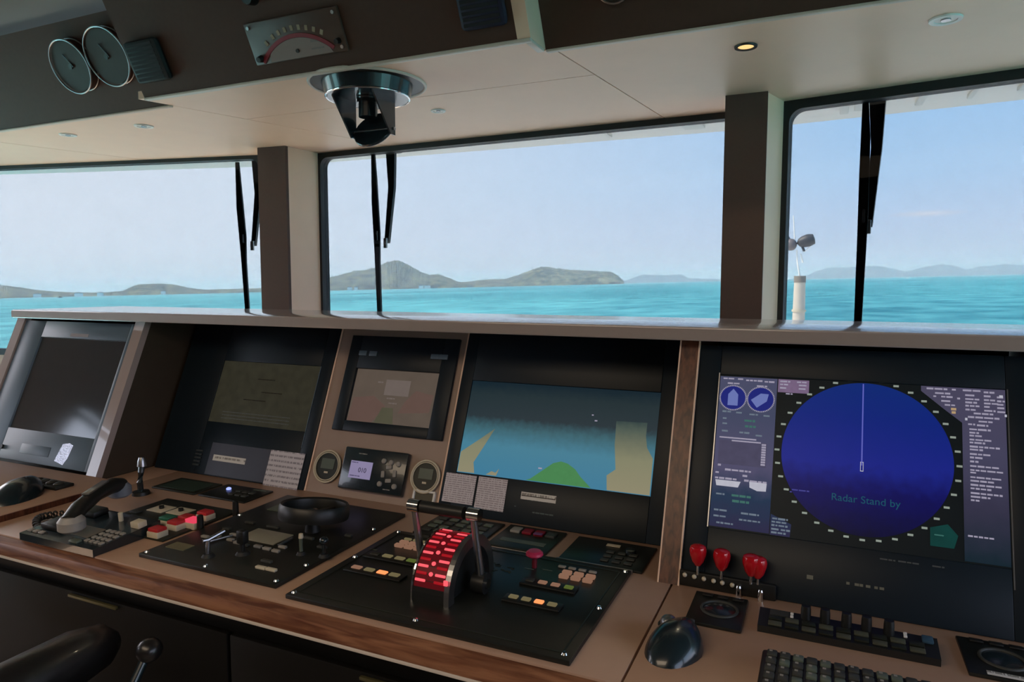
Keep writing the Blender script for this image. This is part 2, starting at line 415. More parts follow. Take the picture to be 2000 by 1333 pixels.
# arc-scaled rudder indicator
ri = thing('rudder_indicator', 'wide plate-mounted indicator with a red arc over a pale dial card', 'gauge', FOM @ T(-1.637, 0.114, 0))
M['ri_plate'] = mat('indicator_plate', (86, 66, 58), 0.4, var=0.1, scale=60)
M['ri_card'] = mat('indicator_card', (136, 116, 110), 0.5, var=0.03)
M['ri_red'] = mat('indicator_red', (132, 10, 34), 0.5, var=0.05)
MB().box(0, 0, 0.006, 0.39, 0.134, 0.012, 0.003).build('plate', M['ri_plate'], ri)
Ra, vc = 0.225, 0.012 - 0.225
card = [(-0.125, -0.064)] + [((Ra - 0.014) * math.sin(R(a)), vc + (Ra - 0.014) * math.cos(R(a))) for a in range(-34, 40, 4)] + [(0.14, -0.064)]
MB().prism(card, 0.0121, 0.0145).build('dial_card', M['ri_card'], ri, smooth=False)
arc = [(Ra * math.sin(R(a)), vc + Ra * math.cos(R(a))) for a in range(-46, 43, 2)]
arc2 = [((Ra - 0.013) * math.sin(R(a)), vc + (Ra - 0.013) * math.cos(R(a))) for a in range(-46, 43, 2)]
b = MB()
for i in range(len(arc) - 1): b.prism([arc2[i], arc2[i + 1], arc[i + 1], arc[i]], 0.0121, 0.0155)
b.build('scale_arc', M['ri_red'], ri, smooth=False)
b = MB()
for i, a in enumerate((-30, -21, -14, -7, 0, 7, 14, 21, 28)):
    b.box(0, Ra + 0.017, 0.0130, 0.011, 0.016, 0.003, m=T(0, vc, 0) @ RZ(-a))
b.build('scale_marks', mat('indicator_marks', (150, 130, 104), 0.5), ri)
MB().cyl((0, -0.042, 0.012), (0, -0.042, 0.02), 0.006).build('pivot', M['black'], ri)
MB().box(0.085, -0.020, 0.0146, 0.05, 0.008, 0.001).box(0.082, -0.044, 0.0146, 0.05, 0.005, 0.001).build('lettering_marks', mat('indicator_ink', (120, 106, 104), 0.5), ri)
for sx, sy in ((-1, 1), (1, 1), (-1, -1), (1, -1)):
    MB().cyl((sx * 0.178, sy * 0.052, 0.012), (sx * 0.178, sy * 0.052, 0.017), 0.006, seg=12).build('screw', M['steel'], ri)
MB().cyl((0.17, -0.033, 0.012), (0.17, -0.033, 0.03), 0.010, 0.008).build('dimmer_knob', M['black'], ri)
MB().cyl((-0.165, -0.048, 0.012), (-0.165, -0.048, 0.03), 0.012, 0.009).build('dimmer_knob', M['black'], ri)
k = MB().lathe([(0, 0.03), (0.022, 0.03), (0.026, 0.02), (0.03, 0), (0, 0)]).build('dimmer_knob', M['black'], None, FOM @ T(-1.765, 0.258, 0))
tag(k, 'small black knob on the overhead face above the arc-scaled indicator', 'knob')

def box_speaker(label, u, v, w, h, m, depth=0.03):
    o = thing('speaker', label, 'speaker', FOM @ T(u, v, 0))
    MB().box(0, 0, depth / 2, w, h, depth, 0.018).build('housing', m, o)
    b = MB()
    for i in range(9): b.box(0, -h * 0.4 + i * h * 0.1, depth + 0.0005, w * 0.8, h * 0.06, 0.002)
    b.build('grille', mat('grille_cloth', (22, 26, 32), 0.8), o)
box_speaker('black rounded speaker at the left end of the middle overhead console', -2.325, 0.125, 0.17, 0.15, mat('teal_black_cloth', (24, 34, 38), 0.7))
box_speaker('navy square speaker on the overhead console, right of the arc-scaled indicator', -0.943, 0.125, 0.150, 0.160, M['navy'])

def round_dial(label, frame, u, v, r, depth, name='round_dial', cat='gauge', hands=True):
    o = thing(name, label, cat, frame @ T(u, v, 0))
    MB().lathe([(0, 0), (r * 0.93, 0), (r * 0.95, depth * 0.8), (0, depth * 0.8)], seg=48).build('housing', M['overhead'], o)
    MB().torus(r, 0.0036, T(0, 0, depth), seg=56).torus(r * 0.97, 0.003, T(0, 0, 0.006), seg=56).build('rim', M['steel'], o)
    MB().lathe([(0, depth * 0.8 + 0.001), (r * 0.93, depth * 0.8 + 0.001), (r * 0.93, depth * 0.8 + 0.004), (0, depth * 0.8 + 0.004)], seg=48).build('dial_face', mat('dial_face_grey', (56, 48, 42), 0.5, spec=0.2), o)
    if hands:
        MB().cyl((0, 0, depth * 0.8), (0, 0, depth * 0.8 + 0.01), 0.010).box(0.012, 0.02, depth * 0.8 + 0.008, 0.006, 0.06, 0.002, m=RZ(30)).build('hand', M['black'], o)
    return o
round_dial('nearer chrome-rimmed round dial on the left overhead face, left of its twin', FOL, -2.845, 0.205, 0.105, 0.045)
round_dial('chrome-rimmed round dial close beside the corner of the middle overhead console', FOL, -2.63, 0.215, 0.112, 0.035)
round_dial('chrome-rimmed round fitting at the top edge of the right overhead face', FOR, -0.574, 0.150, 0.052, 0.02, 'round_dial', 'gauge', False)

# ceiling lights
GL = 'recessed ceiling lights'
def downlight(label, x, y, r, lit=None):
    o = thing('ceiling_light', label, 'light', T(x, y, SO), GL)
    MB().lathe([(r * 0.7, 0.0), (r * 0.72, -0.004), (r, -0.005), (r * 1.03, 0.0), (r * 0.7, 0.0)], seg=36).build('trim_ring', M['black'] if lit else M['white'], o)
    MB().lathe([(0, -0.002), (r * 0.7, -0.002), (r * 0.7, 0.0), (0, 0.0)], seg=36).build('lens', lit or M['white'], o)
    MB().lathe([(0, -0.005), (r * 0.3, -0.005), (r * 0.3, -0.002), (0, -0.002)], seg=24).build('diode', lit or M['steel'], o)
M['lamp_lit'] = glow('lit_lamp', (255, 214, 140), 1.1)
downlight('white ceiling light left of its neighbour in the far left ceiling panel', -3.376, 2.247, 0.038)
downlight('white ceiling light right of its neighbour in the far left ceiling panel', -2.873, 2.268, 0.040)
downlight('small white ceiling light just right of the hanging compass periscope', -1.497, 2.573, 0.030)
downlight('black-rimmed ceiling light glowing yellow, in front of the right pillar', -0.245, 2.271, 0.033, M['lamp_lit'])
downlight('large white ceiling light farthest right, above the right window', 0.274, 2.266, 0.040)

# reflector compass periscope
cp = thing('compass_periscope', 'black compass periscope hanging through the ceiling in front of the middle window', 'periscope', T(-1.535, 2.135, SO))
MB().torus(0.207, 0.006, T(0, 0, -0.002), seg=56).build('trim_ring', M['laminate_edge'], cp)
MB().lathe([(0.160, 0.0), (0.205, 0.0), (0.205, -0.003), (0.160, -0.003), (0.160, 0.0)], seg=56).build('flange', M['black'], cp)
MB().lathe([(0.165, 0.0), (0.150, -0.048), (0.143, -0.052), (0.10, -0.050), (0.0, -0.046)], seg=56).build('bowl', M['teal_black'], cp)
MB().torus(0.149, 0.004, T(0, 0, -0.049), seg=56).build('rim', M['chrome'], cp)
MB().cyl((0, 0.0, -0.04), (0, 0.0, -0.118), 0.034).cyl((0, 0, -0.055), (0, 0, -0.068), 0.040).build('tube', M['teal_black'], cp)
MB().cyl((0, 0, -0.050), (0, 0, -0.056), 0.042).build('collar', M['chrome'], cp)
for sx in (-1, 1):
    MB().prism([(-0.100, -0.045), (0.040, -0.045), (0.040, -0.182), (0.012, -0.182)], sx * 0.086 - 0.003, sx * 0.086 + 0.003, YZ).build('side_plate', M['teal_black'], cp)
MB().lathe([(0, 0.006), (0.076, 0.006), (0.078, 0.003), (0.078, -0.003), (0.076, -0.006), (0, -0.006)], T(0.0, 0.034, -0.156) @ RX(58), seg=48, sx=1.06).build('mirror', M['teal_black'], cp)
MB().cyl((-0.094, 0.030, -0.160), (0.094, 0.030, -0.160), 0.006).build('hinge_pin', M['steel'], cp)

# windscreen wipers
def wiper(label, ax, ay, rot, t_, b_, j_):
    o = thing('windshield_wiper', label, 'wiper', T(ax, ay, 2.27) @ RZ(rot), 'windscreen wipers')
    MB().box(0, 0.04, 0.03, 0.05, 0.06, 0.08, 0.006).build('pivot_bracket', M['rubber'], o)
    w = 0.030
    MB().prism([(-w, 0.02), (w, 0.02), (w * 0.75, -0.20), (j_ + 0.016, -0.50), (j_ - 0.010, -0.50), (-w * 0.5, -0.20)], -0.012, 0.008, XZ).build('arm', M['black'], o)
    MB().box(j_ + 0.004, -0.020, -0.50, 0.020, 0.014, 0.055, 0.003).build('joint_clip', M['white'], o)
    mid = (t_ + b_) / 2
    b = MB().prism([(t_ - 0.011, -0.02), (t_ + 0.009, -0.02), (t_ + 0.020, -0.16), (mid + 0.022, -0.44), (mid + 0.020, -0.60), (b_ + 0.013, -0.90), (b_ - 0.013, -0.90), (mid - 0.012, -0.55), (t_ - 0.012, -0.28)], -0.040, -0.028, XZ)
    b.build('blade', M['rubber'], o)
    MB().box(mid + 0.008, -0.042, -0.46, 0.010, 0.006, 0.05, 0.002).build('blade_clip', M['steel'], o)
    return o
wiper('black windscreen wiper at the right edge of the left window', -3.03, 3.125, 12.2, -0.105, -0.068, -0.038)
wiper('black windscreen wiper on the middle window, beside the left pillar', -2.158, 3.205, -1, -0.093, -0.066, -0.036)
wiper('black windscreen wiper on the right window, beside the right pillar', 0.158, 3.045, -9.9, -0.036, -0.032, -0.016)

# ------------------------------------------------------------------ console carcass and worktops
sh = thing('console_top_shelf', 'long grey-beige shelf capping the whole console below the windows', 'shelf', T(0, 0, 0))
MB().span(-2.83, 1.60, 1.630, 2.085, 1.418, 1.450, 0.004).build('board', M['grey_laminate'], sh)
MB().span(-2.831, 1.60, 1.6285, 1.632, 1.4215, 1.4465).build('front_edge', mat('shelf_edge_laminate', (158, 144, 138), 0.4, var=0.05), sh)

base = thing('console_cabinet', 'black console cabinet under the desk, running the width of the bridge', 'cabinet', T(0, 0, 0))
MB().span(-3.0, 1.55, 1.12, 2.05, 0.08, 0.854).build('body', M['base'], base)
MB().span(-3.0, 1.55, 1.18, 2.0, 0.0, 0.08).build('plinth', M['black'], base)
for x0, x1 in ((-2.9, -2.1), (-2.09, -1.20), (-1.19, -0.29), (-0.28, 0.6), (0.61, 1.5)):
    d = MB().span(x0, x1, 1.102, 1.119, 0.12, 0.765, 0.003).build('door', M['base'], base)
    MB().span((x0 + x1) / 2 - 0.09, (x0 + x1) / 2 + 0.09, 1.092, 1.101, 0.752, 0.760, 0.002).build('handle', mat('dull_bronze', (96, 92, 60), 0.4, metal=0.5), d)
MB().prism([(1.80, 0.856), (2.04, 0.856), (2.04, 1.416), (1.96, 1.416)], -2.160, -0.318, YZ).build('back_box', M['base'], base)

def desk(label, x0, x1, y1, z, edge=True, y0=1.055):
    o = thing('console_worktop', label, 'worktop', T(0, 0, 0))
    MB().span(x0, x1, y0, y1, z - 0.045, z, 0.0015).build('board', M['desk'], o)
    if edge:
        MB().prism([(y0 - 0.002, z - 0.003), (y0 - 0.008, z - 0.004), (y0 - 0.020, z - 0.012), (y0 - 0.026, z - 0.028), (y0 - 0.026, z - 0.040), (y0 - 0.002, z - 0.044)], x0, x1, YZ).build('wood_edge', M['wood_x'], o)
        MB().span(x0, x1, y0 - 0.0275, y0 - 0.022, z - 0.047, z - 0.0405, 0.001).build('edge_strip', M['laminate_edge'], o)
    return o
desk('brown worktop of the middle console, carrying the throttle and steering panels', -2.028, -0.2835, 1.70, DZ)
desk('brown worktop of the right console, carrying the keyboard and pointed trackball', -0.2795, 1.50, 1.49, DZ)
MB().span(-2.163, -2.029, 1.4705, 1.70, DZ - 0.045, DZ, 0.001).build('corner_board', M['desk'], bpy.data.objects['console_worktop'])
dl = desk('slightly raised brown worktop of the left console, below the grey display', -3.0, -2.032, 1.47, DZ + 0.018, True, 1.055)
MB().span(-2.0325, -2.0295, 1.05, 1.47, DZ - 0.03, DZ + 0.016).build('side_edge', M['wood_red'], dl)

def cheek(parent, x0, x1, m_face, edges=None):
    s, c = math.sin(R(22.5)), math.cos(R(22.5)); Lh = 0.56
    f = lambda v, o=0.0: (1.474 + s * v + o, DZ + c * v)
    MB().prism([f(0.0, 0.022), f(Lh, 0.022), (2.04, DZ + c * Lh), (2.04, DZ)], x0 + 0.003, x1, YZ).build('side_panel', M['olive'] if m_face is M['grey_laminate'] else M['wood_red'], parent, smooth=False)
    MB().prism([f(0.0, -0.004), f(Lh, -0.004), f(Lh, 0.0215), f(0.0, 0.0215)], x0, x1 + 0.0005, YZ).build('front_post', m_face, parent, smooth=False)
    if edges:
        for x in (x0, x1): MB().prism([f(0.0, -0.0055), f(Lh, -0.0055), f(Lh, 0.004), f(0.0, 0.004)], x - 0.001, x + 0.0022, YZ).build('edge_line', M['laminate'], parent, smooth=False)
wl = thing('wing_console', 'left wing console housing, pale sloping posts and olive side panel', 'console', T(0, 0, 0))
cheek(wl, -2.215, -2.167, M['grey_laminate']); cheek(wl, -2.885, -2.840, M['grey_laminate'])
MB().span(-2.84, -2.215, 2.0, 2.03, DZ, 1.41).build('back_panel', M['base'], wl)
wr = thing('wing_console', 'right wing console housing with red-brown wooden post beside the radar', 'console', T(0, 0, 0))
cheek(wr, -0.312, -0.268, M['wood_red'], True); cheek(wr, 0.408, 0.452, M['wood_red'], True)
MB().span(-0.268, 0.408, 2.0, 2.03, DZ, 1.41).build('back_panel', M['base'], wr)
ip = thing('instrument_panel', 'beige sloping instrument panel between the two middle displays', 'panel', FM)
MB().span(-1.472, -0.991, -0.004, 0.545, -0.03, 0.0).build('board', M['instr'], ip)
for u in (-1.4705, -0.9925): MB().span(u - 0.0025, u + 0.0025, 0.0, 0.545, 0.0005, 0.003).build('edge_line', M['laminate'], ip)

# ------------------------------------------------------------------ displays
def flat(pts, z0, z1, name, m, parent): return MB().prism(pts, z0, z1).build(name, m, parent, smooth=False)
def rect(u0, u1, v0, v1): return [(u0, v0), (u1, v0), (u1, v1), (u0, v1)]
def monitor(label, frame, u0, u1, v0, v1, s, m_bezel, m_screen, lip=0.006, name='navigation_display', back=-0.03):
    """s = screen rectangle; built with a raised border"""
    o = thing(name, label, 'display', frame @ T(0, 0, 0))
    b = MB(); su0, su1, sv0, sv1 = s
    b.span(u0, su0, v0, v1, back, lip, 0.002); b.span(su1, u1, v0, v1, back, lip, 0.002)
    b.span(su0, su1, v0, sv0, back, lip, 0.002); b.span(su0, su1, sv1, v1, back, lip, 0.002)
    b.build('bezel', m_bezel, o)
    sc = MB().span(su0, su1, sv0, sv1, back + 0.0005 if back > -0.01 else -0.02, 0.001).build('screen', m_screen, o, smooth=False)
    return o, sc

def vgrad(name, stops, v0, v1, noise=0.12, scale=70, power=1.0, rough=0.3):
    """picture of a lit screen with its off-angle dimming painted in from bottom row to top row"""
    m, N, L, b = new_mat(name)
    b.inputs['Base Color'].default_value = (0.008, 0.01, 0.012, 1); b.inputs['Roughness'].default_value = rough
    b.inputs['Specular IOR Level'].default_value = 0.1
    tc = N.new('ShaderNodeTexCoord'); sp = N.new('ShaderNodeSeparateXYZ'); L.new(tc.outputs['Object'], sp.inputs['Vector'])
    mr = N.new('ShaderNodeMapRange'); mr.inputs[1].default_value = v0; mr.inputs[2].default_value = v1
    L.new(sp.outputs['Y'], mr.inputs[0])
    nz = N.new('ShaderNodeTexNoise'); nz.inputs['Scale'].default_value = scale; nz.inputs['Detail'].default_value = 6; L.new(tc.outputs['Object'], nz.inputs['Vector'])
    ad = N.new('ShaderNodeMath'); ad.operation = 'MULTIPLY_ADD'; ad.inputs[1].default_value = noise; L.new(nz.outputs['Fac'], ad.inputs[0]); L.new(mr.outputs[0], ad.inputs[2])
    su = N.new('ShaderNodeMath'); su.operation = 'SUBTRACT'; su.inputs[1].default_value = noise / 2; L.new(ad.outputs[0], su.inputs[0])
    cr = N.new('ShaderNodeValToRGB'); e = cr.color_ramp.elements
    e[0].position, e[0].color = stops[0][0], lin(stops[0][1]); e[1].position, e[1].color = stops[-1][0], lin(stops[-1][1])
    for p, c in stops[1:-1]:
        q = e.new(p); q.color = lin(c)
    L.new(su.outputs[0], cr.inputs['Fac']); L.new(cr.outputs['Color'], b.inputs['Emission Color'])
    b.inputs['Emission Strength'].default_value = power
    return m

# radar, right wing
S_r = (-0.216, 0.337, 0.127, 0.474)
M['radar_bg'] = glow('radar_background', (8, 16, 18), 0.8, 0.3, 30)
rd, rs = monitor('large radar display with a round blue sweep, right of the wooden post', FW, -0.266, 0.405, 0.0, 0.545, S_r, M['bezel'], M['radar_bg'], 0.004, 'radar_display')
M['sweep'] = vgrad('radar_sweep_blue', [(0.0, (8, 6, 40)), (0.28, (12, 10, 82)), (0.45, (22, 32, 126)), (0.75, (10, 32, 116)), (1.0, (8, 38, 112))], 0.15, 0.47, 0.16, 45)  # darker bottom is the screen's viewing-angle fade, painted into the emission
rc = (0.086, 0.311); rr = 0.161
cut = 0.134
circ = [(rc[0] + rr * math.cos(R(a)), max(cut, rc[1] + rr * math.sin(R(a)))) for a in range(0, 360, 4)]
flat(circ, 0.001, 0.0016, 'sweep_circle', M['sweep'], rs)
M['panel_l'] = vgrad('radar_data_panel', [(0.0, (34, 34, 66)), (0.2, (18, 44, 72)), (0.4, (72, 70, 100)), (0.75, (60, 66, 92)), (1.0, (70, 72, 98))], 0.13, 0.47, 0.15, 40)  # side panels carry the same painted fade towards the bottom
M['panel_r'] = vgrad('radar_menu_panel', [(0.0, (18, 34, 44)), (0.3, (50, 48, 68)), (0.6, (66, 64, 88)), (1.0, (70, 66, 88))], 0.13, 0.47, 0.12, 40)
M['ink'] = glow('screen_text', (166, 160, 182), 0.8, 0.25, 300)
M['ink_dim'] = glow('screen_text_dim', (110, 124, 140), 0.8, 0.25, 300)
M['ink_green'] = glow('screen_text_green', (60, 112, 104), 0.8, 0.2, 300)
M['ink_white'] = glow('screen_white', (190, 190, 204), 0.85, 0.1, 100)
M['pinkbox'] = glow('screen_info_box', (128, 106, 138), 0.75, 0.2, 80)
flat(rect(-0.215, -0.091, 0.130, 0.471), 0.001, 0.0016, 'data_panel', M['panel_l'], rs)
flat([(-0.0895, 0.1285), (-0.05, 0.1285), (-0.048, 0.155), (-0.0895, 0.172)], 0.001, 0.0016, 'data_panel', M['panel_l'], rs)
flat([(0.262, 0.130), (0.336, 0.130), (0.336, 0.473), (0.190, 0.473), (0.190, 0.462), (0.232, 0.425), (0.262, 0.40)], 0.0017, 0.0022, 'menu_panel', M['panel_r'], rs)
flat(rect(-0.089, -0.025, 0.441, 0.471), 0.001, 0.0016, 'info_box', M['pinkbox'], rs)
def bars(rows, z, h, name, m, parent, jig=True):
    b = MB()
    for (u0, u1, v) in rows:
        if jig:
            x = u0
            while x < u1 - 0.003:
                w = min(u1 - x, random.uniform(0.006, 0.016)); b.box(x + w / 2, v, z, w, h * random.uniform(0.75, 1.0), 0.0006); x += w + 0.0018
        else: b.span(u0, u1, v - h / 2, v + h / 2, z - 0.0003, z + 0.0003)
    return b.build(name, m, parent, smooth=False)
bars([(-0.208, -0.180, 0.466), (-0.176, -0.160, 0.466), (-0.158, -0.122, 0.464), (-0.118, -0.097, 0.463), (-0.198, -0.172, 0.455), (-0.134, -0.112, 0.452)], 0.0020, 0.004, 'heading_text', M['ink'], rs)
for cx, ang in ((-0.184, 0), (-0.124, -52)):
    MB().lathe([(0, 0.0016), (0.0275, 0.0016), (0.0275, 0.0021), (0, 0.0021)], T(cx, 0.421, 0), seg=36).build('compass_dial', glow('dial_blue', (20, 32, 118), 0.9), rs)
    b = MB()
    for i in range(48): b.box(0.0285, 0, 0.0024, 0.003, 0.0022, 0.0005, m=T(cx, 0.421, 0) @ RZ(i * 7.5))
    b.build('dial_ring', M['ink'], rs)
    MB().prism([(-0.011, -0.018), (0.011, -0.018), (0.011, 0.008), (0.0, 0.021), (-0.011, 0.008)], 0.0022, 0.0026, T(cx, 0.421, 0) @ RZ(ang)).build('ship_symbol', glow('ship_symbol_blue', (110, 124, 190), 0.8), rs)
bars([(-0.205, -0.186, 0.388), (-0.175, -0.158, 0.387), (-0.146, -0.128, 0.385), (-0.116, -0.10, 0.384), (-0.203, -0.195, 0.372), (-0.203, -0.193, 0.360), (-0.203, -0.190, 0.343), (-0.165, -0.142, 0.342), (-0.13, -0.112, 0.338)], 0.0020, 0.0042, 'row_text', M['ink_dim'], rs)
bars([(-0.156, -0.133, 0.370), (-0.154, -0.131, 0.357), (-0.172, -0.132, 0.201), (-0.170, -0.130, 0.189)], 0.0020, 0.0055, 'green_readings', M['ink_green'], rs)
flat(rect(-0.207, -0.105, 0.268, 0.322), 0.0016, 0.0020, 'depth_graph', glow('graph_grey', (74, 72, 100), 0.8, 0.2, 60), rs)
bars([(-0.207, -0.128, 0.328), (-0.180, -0.118, 0.322)], 0.0024, 0.003, 'graph_axis', M['ink'], rs, False)
bars([(-0.116, -0.107, 0.318 - 0.0055 * i) for i in range(9)], 0.0026, 0.004, 'graph_scale', M['ink'], rs, False)
bars([(-0.190, -0.135, 0.256), (-0.206, -0.199, 0.265), (-0.21, -0.200, 0.248), (-0.152, -0.141, 0.246), (-0.21, -0.164, 0.236), (-0.148, -0.097, 0.236)], 0.0020, 0.0045, 'mode_text', M['ink'], rs)
flat([(-0.209, 0.232), (-0.206, 0.219), (-0.160, 0.219), (-0.155, 0.232)], 0.0017, 0.0021, 'track_box', M['ink_white'], rs)
flat([(-0.137, 0.235), (-0.136, 0.222), (-0.120, 0.216), (-0.102, 0.217), (-0.101, 0.234)], 0.0017, 0.0021, 'track_box', M['ink_white'], rs)
bars([(-0.205, -0.187, 0.201), (-0.207, -0.180, 0.166), (-0.207, -0.180, 0.153), (-0.150, -0.113, 0.165), (-0.153, -0.110, 0.151), (-0.20, -0.165, 0.139),
      (-0.086, -0.055, 0.163), (-0.087, -0.058, 0.156), (-0.087, -0.075, 0.149), (-0.073, -0.055, 0.149), (-0.087, -0.070, 0.141), (-0.068, -0.05, 0.141), (-0.087, -0.058, 0.134)], 0.0020, 0.0042, 'position_text', M['ink_dim'], rs)
bars([(-0.085, -0.064, 0.466), (-0.050, -0.030, 0.466), (-0.085, -0.066, 0.459), (-0.046, -0.03, 0.459), (-0.085, -0.072, 0.451), (-0.046, -0.032, 0.451), (-0.072, -0.058, 0.438)], 0.0020, 0.0035, 'info_text', M['ink'], rs)
bars([(0.081, 0.0835, 0.382)], 0.0020, 0.176, 'heading_line', glow('heading_line_blue', (96, 100, 190), 0.9), rs, False)
b = MB(); b.span(0.0795, 0.0805, 0.283, 0.300, 0.0017, 0.0023).span(0.0845, 0.0855, 0.283, 0.300, 0.0017, 0.0023).span(0.0795, 0.0855, 0.300, 0.3015, 0.0017, 0.0023).span(0.0795, 0.0855, 0.2815, 0.283, 0.0017, 0.0023)
b.build('own_ship_mark', M['ink_white'], rs)
M['bearing'] = glow('bearing_mark_pale', (150, 160, 150), 0.8)
for i in range(36):
    a = R(i * 10); x, y = rc[0] + (rr + 0.009) * math.cos(a), rc[1] + (rr + 0.007) * math.sin(a)
    if y > 0.136 and not (x > 0.19 and y > 0.455): MB().box(x, y, 0.0026, 0.010, 0.0042, 0.0006).build('bearing_mark', M['bearing'], rs)
rows = [(0.20, 0.237, 0.468), (0.245, 0.256, 0.468), (0.264, 0.295, 0.468), (0.30, 0.318, 0.466), (0.215, 0.242, 0.459), (0.212, 0.217, 0.452), (0.226, 0.246, 0.452), (0.254, 0.259, 0.450), (0.226, 0.244, 0.443), (0.232, 0.250, 0.435)]
for i, v in enumerate((0.458, 0.450, 0.443, 0.436, 0.428)): rows += [(0.268, 0.288 + 0.004 * (i % 2), v), (0.300, 0.314 + 0.005 * (i % 3), v), (0.322, 0.335, v - 0.001)]
rows += [(0.282, 0.315, 0.421), (0.272, 0.325, 0.413), (0.290, 0.318, 0.405), (0.272, 0.284, 0.398), (0.287, 0.306, 0.397)]
for i, (w, v) in enumerate(((0.036, 0.388), (0.016, 0.381), (0.022, 0.375), (0.040, 0.367), (0.026, 0.361), (0.050, 0.353), (0.022, 0.347), (0.034, 0.338), (0.022, 0.331), (0.014, 0.323), (0.048, 0.314), (0.054, 0.306), (0.012, 0.301), (0.052, 0.292), (0.040, 0.285), (0.054, 0.277), (0.036, 0.270), (0.052, 0.261), (0.032, 0.254), (0.014, 0.247))):
    rows.append((0.274, 0.274 + w, v))
rows += [(0.268, 0.31, 0.178)]
bars(rows, 0.0026, 0.0038, 'menu_text', M['ink'], rs)
bars([(0.243, 0.252, 0.427), (0.244, 0.251, 0.420)], 0.0026, 0.005, 'alert_text', glow('alert_amber', (190, 160, 120), 0.8), rs, False)
bars([(0.267, 0.271, 0.408), (0.334, 0.338, 0.42), (0.326, 0.332, 0.459)], 0.0027, 0.005, 'cursor_mark', M['ink_white'], rs, False)
bars([(-0.05, -0.016, 0.228), (-0.054, -0.05, 0.223)], 0.0024, 0.003, 'range_text', glow('range_violet', (70, 70, 150), 0.8), rs)
def text(body, size, mtx, m, parent, name):
    cu = bpy.data.curves.new(name, 'FONT'); cu.body = body; cu.size = size; cu.extrude = 0.0002; cu.align_x = 'LEFT'
    t = bpy.data.objects.new(name, cu); C.objects.link(t)
    me = bpy.data.meshes.new_from_object(t.evaluated_get(bpy.context.evaluated_depsgraph_get()))
    bpy.data.objects.remove(t); me.name = name; me.materials.clear(); me.materials.append(m)
    o = bpy.data.objects.new(name, me); C.objects.link(o); o.parent = parent; o.matrix_local = mtx
    return o
text('Radar Stand by', 0.021, T(0.026, 0.216, 0.0026), glow('standby_teal', (20, 84, 104), 0.8), rs, 'standby_text')
flat([(0.205, 0.150), (0.245, 0.150), (0.252, 0.175), (0.235, 0.195), (0.205, 0.185)], 0.0017, 0.0022, 'range_corner', glow('range_corner_teal', (6, 62, 58), 0.8, 0.3, 40), rs)
bars([(0.212, 0.23, 0.172)], 0.0026, 0.003, 'corner_text', M['ink_green'], rs)
MB().span(-0.2185, -0.2163, 0.127, 0.478, 0.004, 0.0052).build('bezel_line', M['steel'], rd); MB().span(0.3385, 0.3405, 0.09, 0.474, 0.004, 0.0052).build('bezel_line', M['steel'], rd)
b = MB()
for i, u in enumerate((0.062, 0.078, 0.086, 0.098, 0.112, 0.122)): b.box(u, 0.055, 0.0043, 0.006 + 0.002 * (i % 2), 0.005, 0.0006)
b.box(-0.008, 0.055, 0.0043, 0.012, 0.008, 0.0006)
b.build('button_legends', mat('faint_legend', (110, 112, 98), 0.5), rd)
bars([(0.118, 0.145, 0.1115), (0.15, 0.19, 0.1118), (0.208, 0.228, 0.112)], 0.0045, 0.003, 'bezel_lettering', mat('bezel_lettering_grey', (74, 82, 84), 0.5), rd)

# control strip with white dots and red knobs at the foot of the radar
cs = thing('indicator_strip', 'black strip with six white dots at the foot of the radar display', 'panel', DK @ T(-0.168, 1.478, 0))
MB().box(0, 0.0, 0.017, 0.196, 0.012, 0.034, 0.003).build('housing', M['black'], cs)
for i, dx in enumerate((-0.086, -0.066, -0.046, -0.026, -0.008, 0.012)):
    MB().ball((dx, -0.008, 0.026 - 0.0010 * i), 0.0050, seg=12).build('white_dot', M['cream'], cs)
for i, (u, y, z, lab) in enumerate(((-0.2275, 1.472, 0.996, 'red tapered knob on chrome stem, next to the wooden post'), (-0.1785, 1.471, 0.994, 'red tapered knob on chrome stem, second from the wooden post'),
                                    (-0.1195, 1.470, 0.993, 'red tapered knob on chrome stem, left and front one of the touching pair'), (-0.1065, 1.474, 0.989, 'red tapered knob on chrome stem, farthest from the wooden post, half behind another'))):
    o = thing('pull_knob', lab, 'knob', T(u, y, DZ), 'red knobs under the radar')
    h = z - DZ
    MB().cyl((0, 0, 0.030), (0, 0, h - 0.038), 0.0030).build('stem', M['chrome'], o)
    MB().lathe([(0, 0.0), (0.006, 0.0), (0.013, 0.010), (0.0175, 0.026), (0.018, 0.034), (0.016, 0.041), (0.010, 0.0445), (0, 0.045)], T(0, 0, h - 0.045), seg=28).build('cap', M['red'], o)
for (u, y, lab) in ((-0.1425, 1.466, 'short chrome peg below the touching pair of red knobs, left one'), (-0.0995, 1.464, 'short chrome peg below the touching pair of red knobs, right one')):
    tag(MB().cyl((0, 0, 0), (0, 0, 0.020), 0.0055).lathe([(0.0055, 0.020), (0.004, 0.024), (0, 0.025)]).build('chrome_peg', M['chrome'], None, T(u, y, DZ)), lab, 'peg', 'chrome pegs under the radar')

